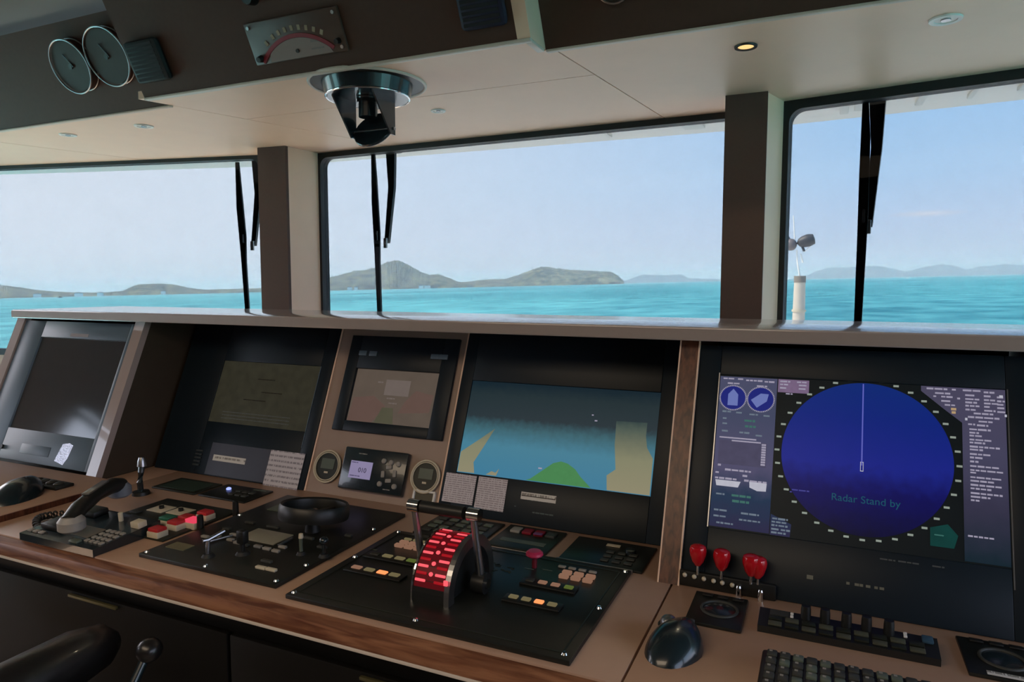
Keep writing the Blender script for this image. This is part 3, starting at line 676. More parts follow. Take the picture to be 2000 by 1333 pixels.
# chart display, middle right
S_c = (-0.951, -0.388, 0.117, 0.390)
M['chart_sea'] = vgrad('chart_sea', [(0.0, (62, 128, 160)), (0.32, (70, 132, 156)), (0.50, (58, 102, 114)), (0.62, (36, 52, 60)), (0.86, (30, 48, 54)), (0.98, (8, 34, 46))], 0.117, 0.390, 0.10, 60, 0.85)  # dark top imitates the LCD dimming at a steep view, not chart content
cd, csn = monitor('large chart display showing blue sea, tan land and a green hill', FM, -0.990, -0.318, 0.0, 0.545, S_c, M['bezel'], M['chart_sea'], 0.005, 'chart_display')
M['chart_land'] = vgrad('chart_land', [(0.0, (152, 146, 118)), (0.45, (140, 140, 112)), (0.85, (84, 98, 88)), (1.0, (44, 66, 68))], 0.117, 0.31, 0.10, 60, 0.8)  # land colour painted darker upwards with the same off-angle dimming
M['chart_green'] = glow('chart_green', (72, 140, 84), 0.8, 0.1, 60)
flat([(-0.949, 0.119), (-0.895, 0.120), (-0.903, 0.150), (-0.879, 0.198), (-0.853, 0.252), (-0.890, 0.222), (-0.949, 0.176)], 0.001, 0.0017, 'land_area', M['chart_land'], csn)
flat([(-0.858, 0.120), (-0.826, 0.120), (-0.820, 0.140), (-0.829, 0.128), (-0.842, 0.131)], 0.001, 0.0017, 'land_area', M['chart_land'], csn)
flat([(-0.735, 0.119), (-0.722, 0.124), (-0.690, 0.150), (-0.662, 0.173), (-0.640, 0.180), (-0.620, 0.176), (-0.597, 0.163), (-0.580, 0.145), (-0.555, 0.125), (-0.548, 0.119)], 0.001, 0.0017, 'green_area', M['chart_green'], csn)
flat([(-0.504, 0.119), (-0.391, 0.119), (-0.392, 0.213), (-0.410, 0.240), (-0.416, 0.270), (-0.416, 0.306), (-0.500, 0.304), (-0.497, 0.24), (-0.487, 0.175), (-0.509, 0.157)], 0.001, 0.0017, 'land_area', M['chart_land'], csn)
bars([(-0.703, -0.692, 0.155), (-0.57, -0.565, 0.315), (-0.56, -0.552, 0.30)], 0.0022, 0.004, 'chart_symbol', M['ink'], csn)
flat(rect(-0.740, -0.638, 0.066, 0.086), 0.005, 0.0056, 'label_strip', M['label'], cd)
bars([(-0.738, -0.640, 0.076)], 0.0058, 0.002, 'label_split', M['seam'], cd, False)
bars([(-0.70, -0.64, 0.035), (-0.755, -0.75, 0.045)], 0.0053, 0.004, 'bezel_lettering', mat('teal_lettering', (24, 60, 70), 0.4), cd)

# conning display, middle left
S_l = (-1.955, -1.523, 0.183, 0.404)
M['conning'] = glow('conning_picture', (50, 48, 36), 0.75, 0.5, 28)
nd, ns = monitor('wide dark display with a dim olive picture, left of the beige panel', FM, -2.143, -1.475, 0.0, 0.545, S_l, M['bezel'], M['conning'], 0.005)
bars([(-1.90, -1.60, 0.20 + 0.011 * i) for i in range(3)], 0.0016, 0.003, 'picture_text', glow('conning_text', (66, 66, 62), 0.7), ns)
bars([(-1.78, -1.70, 0.345), (-1.75, -1.66, 0.30), (-1.82, -1.72, 0.27)], 0.0016, 0.004, 'picture_mark', glow('conning_mark', (30, 26, 18), 0.7), ns)
MB().span(-1.5215, -1.519, 0.13, 0.404, 0.005, 0.006).build('bezel_line', M['bezel_grey'], nd)
flat(rect(-1.900, -1.640, 0.004, 0.112), 0.005, 0.0065, 'lower_plate', mat('violet_grey_plate', (62, 62, 74), 0.4, var=0.15, scale=18), nd)
flat(rect(-1.880, -1.735, 0.052, 0.072), 0.0065, 0.0072, 'label_strip', M['label'], nd)
b = MB()
for i in range(5): b.box(-1.95 + 0.0 * i, 0.03 + 0.012 * i, 0.006, 0.03, 0.006, 0.003)
b.build('button_row', M['plate_olive'], nd)

# grey display, left wing
S_w = (-2.712, -2.238, 0.132, 0.481)
M['off_screen'] = mat('dark_grey_screen', (58, 63, 70), 0.09, spec=0.8, var=0.06, scale=25)
gd, gs = monitor('grey switched-off display in the left wing console, silver sticker below', FW, -2.836, -2.219, 0.02, 0.545, S_w, M['bezel_grey'], M['off_screen'], 0.008, 'radar_display')
flat([(-2.402, 0.040), (-2.352, 0.030), (-2.338, 0.055), (-2.330, 0.100), (-2.350, 0.106), (-2.385, 0.100)], 0.008, 0.0088, 'foil_sticker', M['foil'], gd)
flat(rect(-2.545, -2.445, 0.488, 0.500), 0.008, 0.0088, 'name_plate', mat('plate_grey', (150, 146, 150), 0.5), gd)
MB().span(-2.60, -2.44, 0.048, 0.082, 0.008, 0.0095, 0.002).build('latch_cover', M['bezel_grey'], gd)
MB().cyl((-2.705, 0.06, 0.008), (-2.705, 0.06, 0.014), 0.008).build('screw', M['black'], gd)

# papers
def card(label, frame, u0, u1, v0, v1, m, name='paper_card', w=0.0058, rot=0):
    o = MB().box(0, 0, 0.0005, u1 - u0, v1 - v0, 0.001).build(name, m, None, frame @ T((u0 + u1) / 2, (v0 + v1) / 2, w) @ RZ(rot))
    return tag(o, label, 'paper')
card('white printed sheet taped at the lower right of the dim olive display', FM, -1.638, -1.497, -0.012, 0.112, M['paper_rows'], 'paper_sheet', 0.007)
card('left one of two white printed cards under the chart display', FM, -0.980, -0.882, 0.030, 0.112, M['paper'])
card('right one of two white printed cards under the chart display', FM, -0.875, -0.785, 0.024, 0.112, M['paper'])

# camera monitor on the beige panel
S_m = (-1.374, -1.065, 0.233, 0.405)
M['cam_pic'] = glow('camera_picture', (98, 86, 76), 0.75, 0.18, 16)
cm, cms = monitor('small monitor with a pinkish brown picture on the beige instrument panel', FM, -1.416, -1.014, 0.200, 0.515, S_m, M['bezel'], M['cam_pic'], 0.012, 'camera_monitor', 0.0001)
M['cam_pale'] = glow('camera_picture_pale', (116, 104, 98), 0.75, 0.1, 40); M['cam_rose'] = glow('camera_picture_rose', (104, 82, 74), 0.75, 0.1, 30); M['cam_olive'] = glow('camera_picture_olive', (86, 84, 66), 0.75, 0.15, 30)
flat(rect(-1.255, -1.165, 0.325, 0.375), 0.001, 0.0016, 'picture_area', M['cam_pale'], cms)
flat([(-1.372, 0.235), (-1.28, 0.235), (-1.24, 0.29), (-1.29, 0.32), (-1.365, 0.31)], 0.001, 0.0016, 'picture_area', M['cam_rose'], cms)
flat([(-1.19, 0.27), (-1.08, 0.28), (-1.075, 0.335), (-1.14, 0.345), (-1.17, 0.31)], 0.0017, 0.0021, 'picture_area', M['cam_rose'], cms)
flat([(-1.27, 0.235), (-1.20, 0.235), (-1.21, 0.285), (-1.25, 0.285)], 0.0017, 0.0021, 'picture_area', M['cam_olive'], cms)
bars([(-1.215, -1.18, 0.335), (-1.24, -1.21, 0.315), (-1.285, -1.265, 0.365), (-1.23, -1.2, 0.30)], 0.0025, 0.005, 'picture_mark', M['cam_pale'], cms)
b = MB()
for u in (-1.36, -1.32, -1.09, -1.06): b.box(u, 0.455, 0.013, 0.03, 0.016, 0.003, 0.002)
b.build('bezel_button', M['bezel_grey'], cm)

# autopilot control head
ap = thing('autopilot_unit', 'teal-black control head with small violet screen and round keys, on beige panel', 'control unit', FM @ T(-1.2245, 0.0875, 0))
MB().box(0, 0, 0.010, 0.229, 0.128, 0.020, 0.005).build('housing', M['teal_black'], ap)
sc_ = MB().box(-0.042, -0.003, 0.0205, 0.079, 0.052, 0.002).build('screen', glow('violet_lcd', (150, 140, 176), 0.75, 0.05), ap)
text('010', 0.020, T(-0.050, -0.010, 0.0217), glow('lcd_ink', (60, 52, 80), 0.4), sc_, 'screen_digits')
bars([(-0.078, -0.055, 0.018), (-0.076, -0.04, -0.022)], 0.0218, 0.003, 'screen_text', glow('lcd_ink_dim', (100, 92, 128), 0.5), sc_)
for (u, v, r) in ((0.036, 0.032, 0.008), (0.062, 0.030, 0.008), (0.088, 0.028, 0.008), (0.036, -0.036, 0.008), (0.088, -0.038, 0.008)):
    MB().lathe([(0, 0.006), (r * 0.8, 0.006), (r, 0.004), (r, 0), (0, 0)], T(u, v, 0.020), seg=18).build('key', M['key'], ap)
for a in range(4):
    MB().box(0.020, 0, 0.0225, 0.012, 0.020, 0.005, 0.003, T(0.061, -0.004, 0) @ RZ(90 * a + 8)).build('arrow_key', M['key'], ap)
bars([(-0.06, -0.03, 0.046), (0.05, 0.075, -0.05)], 0.0204, 0.003, 'key_legends', M['key'], ap)

# round gauges
def gauge(label, u, v, r):
    o = thing('round_gauge', label, 'gauge', FM @ T(u, v, 0), 'cream-rimmed gauges on the beige panel')
    MB().torus(r, 0.003, T(0, 0, 0.008), seg=48).torus(r * 0.88, 0.0018, T(0, 0, 0.009), seg=48).build('rim', M['cream'], o)
    MB().lathe([(0, 0), (r, 0), (r, 0.007), (r * 0.86, 0.007), (0, 0.005)], seg=48).build('housing', M['plate_olive'], o)
    MB().span(-r * 0.5, r * 0.5, -r * 0.15, r * 0.5, 0.006, 0.008).build('display_window', M['lcd_green'], o)
    MB().box(0, -r * 0.38, 0.0075, r * 0.3, r * 0.12, 0.001).build('name_mark', M['cream'], o)
gauge('cream-rimmed round gauge left of the teal-black control head', -1.402, 0.083, 0.049)
gauge('cream-rimmed round gauge above the white square-framed window', -1.047, 0.091, 0.047)
sg = thing('square_gauge', 'white square-framed window mounted low on the beige panel, right side', 'gauge', FM @ T(-1.040, 0.018, 0))
b = MB()
for (x, y, sx, sy) in ((0, 0.031, 0.074, 0.006), (0, -0.031, 0.074, 0.006), (-0.034, 0, 0.006, 0.062), (0.034, 0, 0.006, 0.062)): b.box(x, y, 0.005, sx, sy, 0.010, 0.001)
b.build('frame', M['white'], sg)
MB().box(0, 0.015, 0.002, 0.062, 0.028, 0.004).build('upper_pane', mat('olive_pane', (74, 70, 54), 0.4), sg)
MB().box(0, -0.015, 0.002, 0.062, 0.028, 0.004).build('lower_pane', M['lcd_green'], sg)

# ------------------------------------------------------------------ desk instruments
def plate_panel(name, label, x0, x1, y0, y1, m, h=0.008, cat='control panel', parts=True):
    o = thing(name, label, cat, DK @ T((x0 + x1) / 2, (y0 + y1) / 2, 0))
    MB().box(0, 0, h / 2, x1 - x0, y1 - y0, h, 0.002).build('plate', m, o)
    return o
# --- throttle panel
tp = plate_panel('throttle_control_unit', 'large black throttle panel with red-lit lever quadrant in the middle worktop', -0.996, -0.374, 1.070, 1.482, M['plate'], 0.010)
tx, ty = -0.685, 1.276
def tl(x, y, z=0.0): return T(x - tx, y - ty, z)
b = MB()
for (x0, x1, y0, y1) in ((-0.29, 0.29, -0.187, -0.184), (-0.29, 0.29, 0.184, 0.187), (-0.292, -0.289, -0.187, 0.187), (0.289, 0.292, -0.187, 0.187)): b.span(x0, x1, y0, y1, 0.010, 0.0112)
b.build('border_line', M['plate_olive'], tp)
for (x, y) in ((-0.984, 1.084), (-0.690, 1.086), (-0.390, 1.088), (-0.386, 1.278), (-0.384, 1.470), (-0.984, 1.290), (-0.984, 1.470), (-0.60, 1.47)):
    MB().lathe([(0, 0.004), (0.004, 0.0035), (0.006, 0), (0, 0)], tl(x, y, 0.010), seg=12).build('screw', M['chrome'], tp)
qy, qz, qr = 1.257, 0.018, 0.100
half = [(qy + qr * math.cos(R(a)), qz + qr * math.sin(R(a))) for a in range(0, 181, 6)]
prof = [(qy + qr, 0.010)] + half + [(qy - qr, 0.010)]
loc = T(-tx, -ty, 0)
MB().prism(prof, -0.742, -0.668, loc @ YZ).build('quadrant', M['black'], tp, smooth=False)
prof2 = [(qy + qr + 0.003, 0.010)] + [(qy + (qr + 0.003) * math.cos(R(a)), qz + (qr + 0.003) * math.sin(R(a))) for a in range(0, 181, 6)] + [(qy - qr - 0.003, 0.010)]
inn = [(qy - (qr - 0.020), 0.010)] + [(qy + (qr - 0.020) * math.cos(R(a)), qz + (qr - 0.020) * math.sin(R(a))) for a in range(180, -1, -6)] + [(qy + qr - 0.020, 0.010)]
def half_ring(x0, x1, m):
    b = MB()
    for i in range(len(prof2) - 1):
        j = len(inn) - 1 - i
        b.prism([prof2[i], prof2[i + 1], inn[j - 1], inn[j]], x0, x1, loc @ YZ)
    b.build('side_trim', m, tp)
half_ring(-0.7455, -0.7415, M['chrome']); half_ring(-0.6685, -0.6570, M['steel'])
# red-lit segments round the hump
for i, a in enumerate(range(160, 76, -8)):
    for sx in (-0.022, 0.022):
        hot = i % 2 == (0 if sx < 0 else 1)
        m2 = tl(-0.705, qy, qz) @ RX(a - 90) if False else tl(-0.705, qy, qz) @ Matrix.Rotation(R(a - 90), 4, 'X')
        MB().box(sx, 0, qr + 0.001, 0.024, 0.0055, 0.004, 0.0015, m2).build('lamp_segment', M['lens_hot'] if hot else M['lens_red'], tp)
for a in (152, 140, 126, 112, 98):
    MB().ball((0, 0, qr + 0.001), (0.005, 0.0045, 0.003), tl(-0.705, qy, qz) @ Matrix.Rotation(R(a - 90), 4, 'X'), seg=12).build('centre_lamp', M['lens_hot'], tp)
b = MB()
for i, a in enumerate(range(164, 74, -8)):
    b.box(0, 0, qr + 0.0003, 0.070, 0.0125, 0.0012, m=tl(-0.705, qy, qz) @ Matrix.Rotation(R(a - 90), 4, 'X'))
b.build('lamp_field', glow('red_field', (96, 4, 14), 0.7), tp)
MB().box(-0.6625 - tx, qy - qr - 0.004 - ty, 0.060, 0.008, 0.004, 0.010).build('scale_lamp', M['lens_hot'], tp)
# lever: two arms joined by a cross handle
lv = thing('throttle_lever', 'chrome twin-arm throttle lever with dark cross handle over the red quadrant', 'lever', DK @ T(0, 0, 0))
for x in (-0.772, -0.632):
    MB().cyl((x - 0.014, 1.246, 0.030), (x + 0.014, 1.246, 0.030), 0.022, seg=28).build('hub', M['black'], lv)
    MB().cyl((x - 0.018, 1.246, 0.030), (x + 0.018, 1.246, 0.030), 0.010, seg=18).build('hub_bolt', M['chrome'], lv)
    MB().tube([(x, 1.245, 0.045), (x, 1.232, 0.10), (x, 1.218, 0.165), (x, 1.212, 0.190)], 0.007, 14, rs=[0.009, 0.008, 0.007, 0.007]).build('arm', M['steel'], lv)
MB().cyl((-0.752, 1.212, 0.186), (-0.652, 1.212, 0.186), 0.0125, seg=20).build('cross_handle', M['black'], lv)
for x in (-0.772, -0.632): MB().cyl((x - 0.010, 1.212, 0.186), (x + 0.016, 1.212, 0.186), 0.0135, seg=20).build('handle_cap', M['chrome'], lv)
# buttons
def btn(x, y, m, sx=0.026, sy=0.014, h=0.008, parent=None, name='button', org=None):
    p = parent or tp
    MB().box(0, 0, h / 2, sx, sy, h, 0.002, tl(x, y, 0.010) if org is None else T(x - org[0], y - org[1], org[2])).build(name, m, p)
for (xs, y, ms) in (((-0.936, -0.902, -0.868, -0.836), 1.232, ('warm_key', 'dim_key', 'amber', 'dim_key')), ((-0.944, -0.910, -0.876, -0.844), 1.314, ('key_dark', 'dim_key', 'dim_key', 'green_key')),
                    ((-0.556, -0.528, -0.500, -0.472), 1.243, ('dim_key', 'dim_key', 'amber', 'dim_key')), ((-0.556, -0.527, -0.498, -0.468), 1.330, ('key_dark', 'warm_key', 'warm_key', 'green_key'))):
    MB().box((xs[0] + xs[3]) / 2 - tx, y - 0.002 - ty, 0.0125, 0.150 if xs[0] < -0.7 else 0.125, 0.034, 0.005, 0.003).build('button_tray', M['black'], tp)
    for x, mm in zip(xs, ms): btn(x, y, M[mm], 0.024 if xs[0] < -0.7 else 0.019)
for i in range(3):
    for j in range(2): btn(-0.925 + 0.027 * i, 1.385 + 0.022 * j, M['warm_key'], 0.022, 0.013)
    for j in range(2): btn(-0.498 + 0.027 * i, 1.395 - 0.0215 * j + 0.008, M['warm_key'], 0.021, 0.013)
for i in range(4): btn(-0.93 + 0.026 * i, 1.432, M['dim_key'], 0.020, 0.008, 0.005)
for i in range(4): btn(-0.520 + 0.024 * i, 1.432, M['key'], 0.018, 0.009, 0.005)
b = MB()
for i in range(26): b.box(-0.655 + random.uniform(-0.03, 0.04) - tx, 1.372 + random.uniform(-0.022, 0.022) - ty, 0.0104, random.uniform(0.004, 0.014), 0.003, 0.0006)
b.build('engraved_marks', mat('engraving', (64, 68, 52), 0.5), tp)
b = MB()
for (x, y) in ((-0.585, 1.395), (-0.545, 1.405), (-0.972, 1.345)): b.box(x - tx, y - ty, 0.0104, 0.022, 0.003, 0.0006)
b.build('legend_lines', M['lcd_green'], tp)
ms = thing('emergency_stop_button', 'pink-red mushroom push button on a stem at the back of the throttle panel', 'button', DK @ T(-0.578, 1.408, 0.010))
MB().cyl((0, 0, 0), (0, 0, 0.028), 0.006, seg=14).build('stem', mat('dark_red_stem', (110, 24, 40), 0.4), ms)
MB().lathe([(0, 0.040), (0.014, 0.039), (0.019, 0.035), (0.020, 0.030), (0.016, 0.026), (0, 0.025)], seg=28).build('cap', M['pink'], ms)

# --- steering panel
sp = plate_panel('steering_control_unit', 'black steering panel with small wheel, pale screen and joysticks, left of throttle panel', -1.468, -1.046, 1.096, 1.600, M['plate'], 0.010)
sx0, sy0 = -1.257, 1.348
def sl(x, y, z=0.010): return T(x - sx0, y - sy0, z)
MB().box(0, 0, 0.002, 0.118, 0.072, 0.004, 0.002, sl(-1.268, 1.300)).build('screen', M['lcd'], sp)
MB().box(0, 0, 0.001, 0.060, 0.034, 0.002, 0, sl(-1.412, 1.166)).build('label_plate', mat('olive_label', (112, 108, 84), 0.5), sp)
for (x, y, w, m) in ((-1.345, 1.300, 0.022, 'key'), (-1.350, 1.275, 0.022, 'key'), (-1.33, 1.245, 0.020, 'key'), (-1.30, 1.238, 0.020, 'key'), (-1.27, 1.234, 0.020, 'key_dark'), (-1.235, 1.240, 0.022, 'key'), (-1.205, 1.238, 0.022, 'key'), (-1.175, 1.236, 0.022, 'key'), (-1.178, 1.262, 0.022, 'key'),
                     (-1.135, 1.147, 0.028, 'cream'), (-1.106, 1.148, 0.028, 'cream'), (-1.38, 1.25, 0.022, 'key'), (-1.405, 1.235, 0.022, 'key'), (-1.40, 1.30, 0.024, 'key_dark'), (-1.15, 1.18, 0.03, 'key_dark'), (-1.09, 1.30, 0.026, 'key_dark'), (-1.16, 1.335, 0.03, 'key_dark'), (-1.30, 1.36, 0.04, 'key_dark'), (-1.38, 1.36, 0.03, 'key_dark'), (-1.08, 1.39, 0.02, 'key_dark')):
    MB().box(0, 0, 0.003, w, 0.010, 0.006, 0.0015, sl(x, y)).build('button', M[m], sp)
MB().box(0, 0, 0.006, 0.006, 0.060, 0.005, 0.001, sl(-1.352, 1.235) @ RZ(-20)).build('chrome_rail', M['steel'], sp); MB().box(0, 0, 0.006, 0.006, 0.05, 0.005, 0.001, sl(-1.19, 1.285)).build('chrome_rail', M['steel'], sp)
for (x, y) in ((-1.456, 1.110), (-1.260, 1.106), (-1.058, 1.112), (-1.056, 1.205), (-1.054, 1.46), (-1.456, 1.40), (-1.300, 1.58)):
    MB().lathe([(0, 0.004), (0.004, 0.0035), (0.006, 0), (0, 0)], sl(x, y), seg=12).build('screw', M['chrome'], sp)
MB().box(0, 0, 0.001, 0.10, 0.05, 0.002, 0, sl(-1.372, 1.49)).build('caption_plate', M['lcd_green'], sp)
sw = thing('helm', 'small black steering wheel with deep rim at the back of steering panel', 'steering wheel', DK @ T(-1.190, 1.385, 0.010))
MB().lathe([(0.082, 0.036), (0.088, 0.034), (0.090, 0.044), (0.089, 0.066), (0.085, 0.072), (0.080, 0.068), (0.077, 0.050), (0.078, 0.040), (0.082, 0.036)], RX(-8), seg=48).build('rim', M['black'], sw)
MB().cyl((0, 0, 0), (0, 0, 0.045), 0.020, 0.014).build('column', M['black'], sw)
for a in (90, 210, 330): MB().box(0.042, 0, 0.048, 0.078, 0.016, 0.006, 0.002, RX(-8) @ RZ(a)).build('spoke', M['black'], sw)
MB().lathe([(0, 0.058), (0.014, 0.056), (0.018, 0.048), (0, 0.048)]).build('hub_cap', M['teal_black'], sw)
def joystick(label, x, y, h, w, m, top):
    o = thing('joystick', label, 'joystick', DK @ T(x, y, 0.010), 'levers on the steering panel')
    MB().lathe([(0, 0.008), (w * 0.7, 0.007), (w, 0.0), (0, 0)], seg=20).build('boot', M['rubber'], o)
    MB().tube([(0, 0, 0.006), (0.0, -0.001, h * 0.6), (0.001, -0.002, h)], w * 0.35, 10).build('stick', m, o)
    top(o, h, w)
def top_tee(o, h, w):
    MB().tube([(-0.005, -0.010, h), (0.0, 0.0, h), (0.010, 0.040, h + 0.010)], 0.005, 10).build('grip', M['steel'], o)
def top_block(o, h, w): MB().box(0, 0, h, 0.024, 0.020, 0.034, 0.005).build('grip', M['black'], o)
def top_pin(o, h, w): MB().lathe([(0, h + 0.012), (0.005, h + 0.010), (0.006, h), (0, h)]).build('grip', M['cream'], o)
def top_dark(o, h, w): MB().ball((0, 0, h), (0.011, 0.011, 0.010)).build('grip', M['teal_black'], o)
joystick('bent chrome lever at the front left of the steering panel', -1.300, 1.150, 0.040, 0.016, M['steel'], top_tee)
joystick('black block-topped lever just left of the pale steering screen', -1.238, 1.195, 0.042, 0.018, M['black'], top_block)
joystick('thin cream-tipped lever right of the pale steering screen', -1.110, 1.250, 0.040, 0.012, M['lcd_green'], top_pin)
joystick('dark round-topped lever nearest the right edge of the steering panel', -1.052, 1.262, 0.038, 0.014, M['teal_black'], top_dark)
for (x, y, lab) in ((-1.478, 1.285, 'short black peg beside the coloured push buttons, at the steering panel edge'), (-1.488, 1.415, 'short black peg beside the steering panel, below the blue-lit panel')):
    tag(MB().cyl((0, 0, 0), (0, 0, 0.040), 0.009, 0.008, seg=16).ball((0, 0, 0.040), (0.008, 0.008, 0.004), seg=14).build('post_knob', M['black'], None, DK @ T(x, y, 0)), lab, 'knob', 'black pegs by the steering panel')

# --- small panels behind
def small(name, label, x0, x1, y0, y1, m): return plate_panel(name, label, x0, x1, y0, y1, m, 0.006)
o = small('switch_panel', 'dark green blank panel at the foot of the dim olive display', -1.932, -1.748, 1.498, 1.612, M['plate_olive'])
MB().box(0, 0, 0.0065, 0.15, 0.085, 0.001).build('green_plate', mat('green_blank', (52, 68, 58), 0.4, var=0.15), o)
o = small('switch_panel', 'dark panel with a bright blue light, beside the dark green blank panel', -1.732, -1.545, 1.500, 1.622, M['plate'])
MB().ball((-0.045, 0.015, 0.008), (0.008, 0.008, 0.005), seg=12).build('blue_lamp', M['blue_led'], o)
for i in range(3):
    for j in range(2): MB().box(0.005 + 0.026 * i, -0.02 + 0.03 * j, 0.008, 0.020, 0.016, 0.005, 0.002).build('key', M['key_dark'], o)
MB().box(0.055, 0.045, 0.0065, 0.05, 0.008, 0.001).build('caption_plate', M['lcd_green'], o)
o = small('keypad_panel', 'dark green keypad panel right behind the throttle lever', -0.960, -0.762, 1.500, 1.650, M['plate'])
for i in range(5):
    for j in range(4): MB().box(-0.07 + 0.034 * i, -0.05 + 0.03 * j, 0.008, 0.024, 0.016, 0.005, 0.002).build('key', M['lcd_green'] if (i + j) % 3 else M['key_dark'], o)
o = small('switch_panel', 'dark panel with pink and violet keys, in front of the chart display', -0.748, -0.588, 1.502, 1.655, M['plate_olive'])
for (x, m) in ((-0.045, 'key'), (-0.012, 'ri_red'), (0.020, 'ri_red'), (0.052, 'key_dark')): MB().box(x, 0.035, 0.009, 0.026, 0.030, 0.007, 0.002).build('key', M[m], o)
MB().box(0.022, 0.02, 0.0135, 0.022, 0.012, 0.002).build('violet_label', mat('violet_label', (120, 70, 120), 0.5), o)
MB().box(0.0, -0.03, 0.0065, 0.12, 0.02, 0.001).build('caption_plate', M['lcd_green'], o)
for (x0, x1, yy) in ((-0.77, -0.60, 1.491), (-0.93, -0.80, 1.491)):
    pass
o = small('control_panel', 'black square control panel with small keys, left of the wooden post', -0.553, -0.352, 1.492, 1.648, M['plate'])
MB().box(0.0, 0.045, 0.0075, 0.034, 0.012, 0.002).build('caption_plate', M['cream'], o)
for i in range(3):
    for j in range(3): MB().box(0.005 + 0.028 * i, -0.05 + 0.026 * j, 0.008, 0.020, 0.014, 0.004, 0.002).build('key', M['key_dark'], o)
MB().lathe([(0, 0.012), (0.012, 0.010), (0.014, 0), (0, 0)], T(0.05, 0.015, 0.006)).build('trackball', M['teal_black'], o)
tr = MB().span(-0.77, -0.60, 1.4845, 1.4935, DZ, DZ + 0.006, 0.001).build('trim_strip', M['laminate'], None)
tag(tr, 'pale strip across the worktop behind the pink mushroom button', 'strip')
tr = MB().span(-0.555, -0.372, 1.4845, 1.4885, DZ, DZ + 0.009, 0.001).build('trim_strip', M['steel'], None)
tag(tr, 'thin bright metal strip along the back right edge of the throttle panel', 'strip')

# --- coloured push-button panel
bp = thing('push_button_panel', 'panel of square green and red push buttons left of the steering panel', 'control panel', DK @ T(-1.645, 1.320, 0))
MB().box(0.005, -0.01, 0.003, 0.285, 0.25, 0.006, 0.002).build('plate', M['plate_olive'], bp)
for (x, y, cap) in ((-1.640, 1.262, 'green_cap'), (-1.640, 1.318, 'green_cap'), (-1.590, 1.245, 'red_cap'), (-1.592, 1.305, 'red_cap'), (-1.598, 1.345, 'red_cap'), (-1.560, 1.335, 'red_lit'), (-1.582, 1.395, 'red_cap')):
    x, y = x * 0.966, y * 0.966
    hs = MB().box(x + 1.645, y - 1.320, 0.012, 0.040, 0.034, 0.018, 0.003).build('button_housing', M['cream'], bp)
    MB().box(x + 1.645, y - 1.320, 0.022, 0.036, 0.030, 0.014, 0.003).build('button_cap', M[cap], hs)
for (x, y) in ((-1.735, 1.375), (-1.665, 1.382)):
    x, y = x * 0.985, y * 0.985
    w = MB().box(x + 1.645, y - 1.320, 0.007, 0.060, 0.052, 0.003, 0.001).build('dial_card', M['cream'], bp)
    MB().cyl((x + 1.645, y - 1.320, 0.008), (x + 1.645, y - 1.320, 0.016), 0.007, seg=14).build('knob', M['black'], w)
for i in range(2): MB().box(-0.105, -0.05 + 0.035 * i, 0.009, 0.03, 0.02, 0.006, 0.002).build('key', M['key_dark'], bp)

# --- telephone base, handset, cord
ph = thing('radio_telephone', 'dark teal radio telephone base with keypad at the left of the worktop', 'telephone', DK @ T(-1.705, 1.150, 0))
MB().prism([(-0.100, 0.0), (-0.100, 0.018), (0.07, 0.032), (0.085, 0.032), (0.085, 0.0)], -0.140, 0.140, YZ).build('housing', M['teal_black'], ph)
slope = T(0, -0.100, 0.018) @ RX(4.7)
MB().box(0.020, 0.065, 0.001, 0.085, 0.05, 0.002, 0, slope).build('screen', mat('dull_phone_lcd', (120, 112, 98), 0.35), ph)
for i in range(4):
    for j in range(4): MB().box(0.078 + 0.017 * i, 0.030 + 0.019 * j, 0.002, 0.012, 0.011, 0.004, 0.001, slope).build('key', M['key'], ph)
for i in range(3): MB().box(-0.125 + 0.022 * i, 0.02, 0.002, 0.016, 0.012, 0.004, 0.001, slope).build('key', M['key'], ph)
MB().box(0.055, 0.015, 0.003, 0.03, 0.016, 0.006, 0.002, slope).build('call_key', M['lcd_green'], ph)
MB().box(0.125, 0.135, 0.008, 0.030, 0.026, 0.016, 0.002, slope).build('lamp_cap', M['cream'], ph)
MB().cyl((0.045, 0.145, 0.0), (0.045, 0.145, 0.022), 0.006, seg=12, m=slope).build('switch', M['cream'], ph)
MB().box(-0.075, 0.06, 0.008, 0.075, 0.05, 0.016, 0.005, slope).build('cradle', M['black'], ph); MB().box(-0.075, 0.15, 0.008, 0.075, 0.045, 0.016, 0.005, slope).build('cradle', M['black'], ph)
hs = thing('telephone_handset', 'black and grey telephone handset lying across its base, cord at left', 'handset', DK @ T(-1.740, 1.185, 0.062) @ RZ(29.5) @ RX(2))
MB().tube([(0, -0.135, 0.006), (0, -0.09, 0.024), (0, 0.0, 0.032), (0, 0.09, 0.026), (0, 0.135, 0.010)], 0.02, 16, rs=[0.022, 0.021, 0.019, 0.021, 0.022]).build('grip', M['black'], hs)
MB().lathe([(0, 0.022), (0.022, 0.020), (0.031, 0.008), (0.031, -0.012), (0.024, -0.018), (0, -0.018)], T(0, -0.125, 0), seg=28).build('mouthpiece', mat('grey_plastic', (150, 146, 140), 0.4), hs)
MB().lathe([(0, 0.022), (0.022, 0.020), (0.031, 0.008), (0.031, -0.012), (0.024, -0.018), (0, -0.018)], T(0, 0.128, 0), seg=28).build('earpiece', mat('grey_blue_plastic', (128, 134, 142), 0.35), hs)
MB().box(0, 0.0, 0.050, 0.020, 0.11, 0.006, 0.003).build('grip_strip', M['steel'], hs)
pts = []
for i in range(190):
    t = i / 189
    a = t * 2 * math.pi * 19
    bx = -1.770 - 0.155 * math.sin(t * math.pi) - 0.02 * t; by = 1.070 + 0.185 * t
    pts.append((bx + 0.008 * math.cos(a), by + 0.004 * math.cos(a), DZ + 0.012 + 0.008 * math.sin(a)))
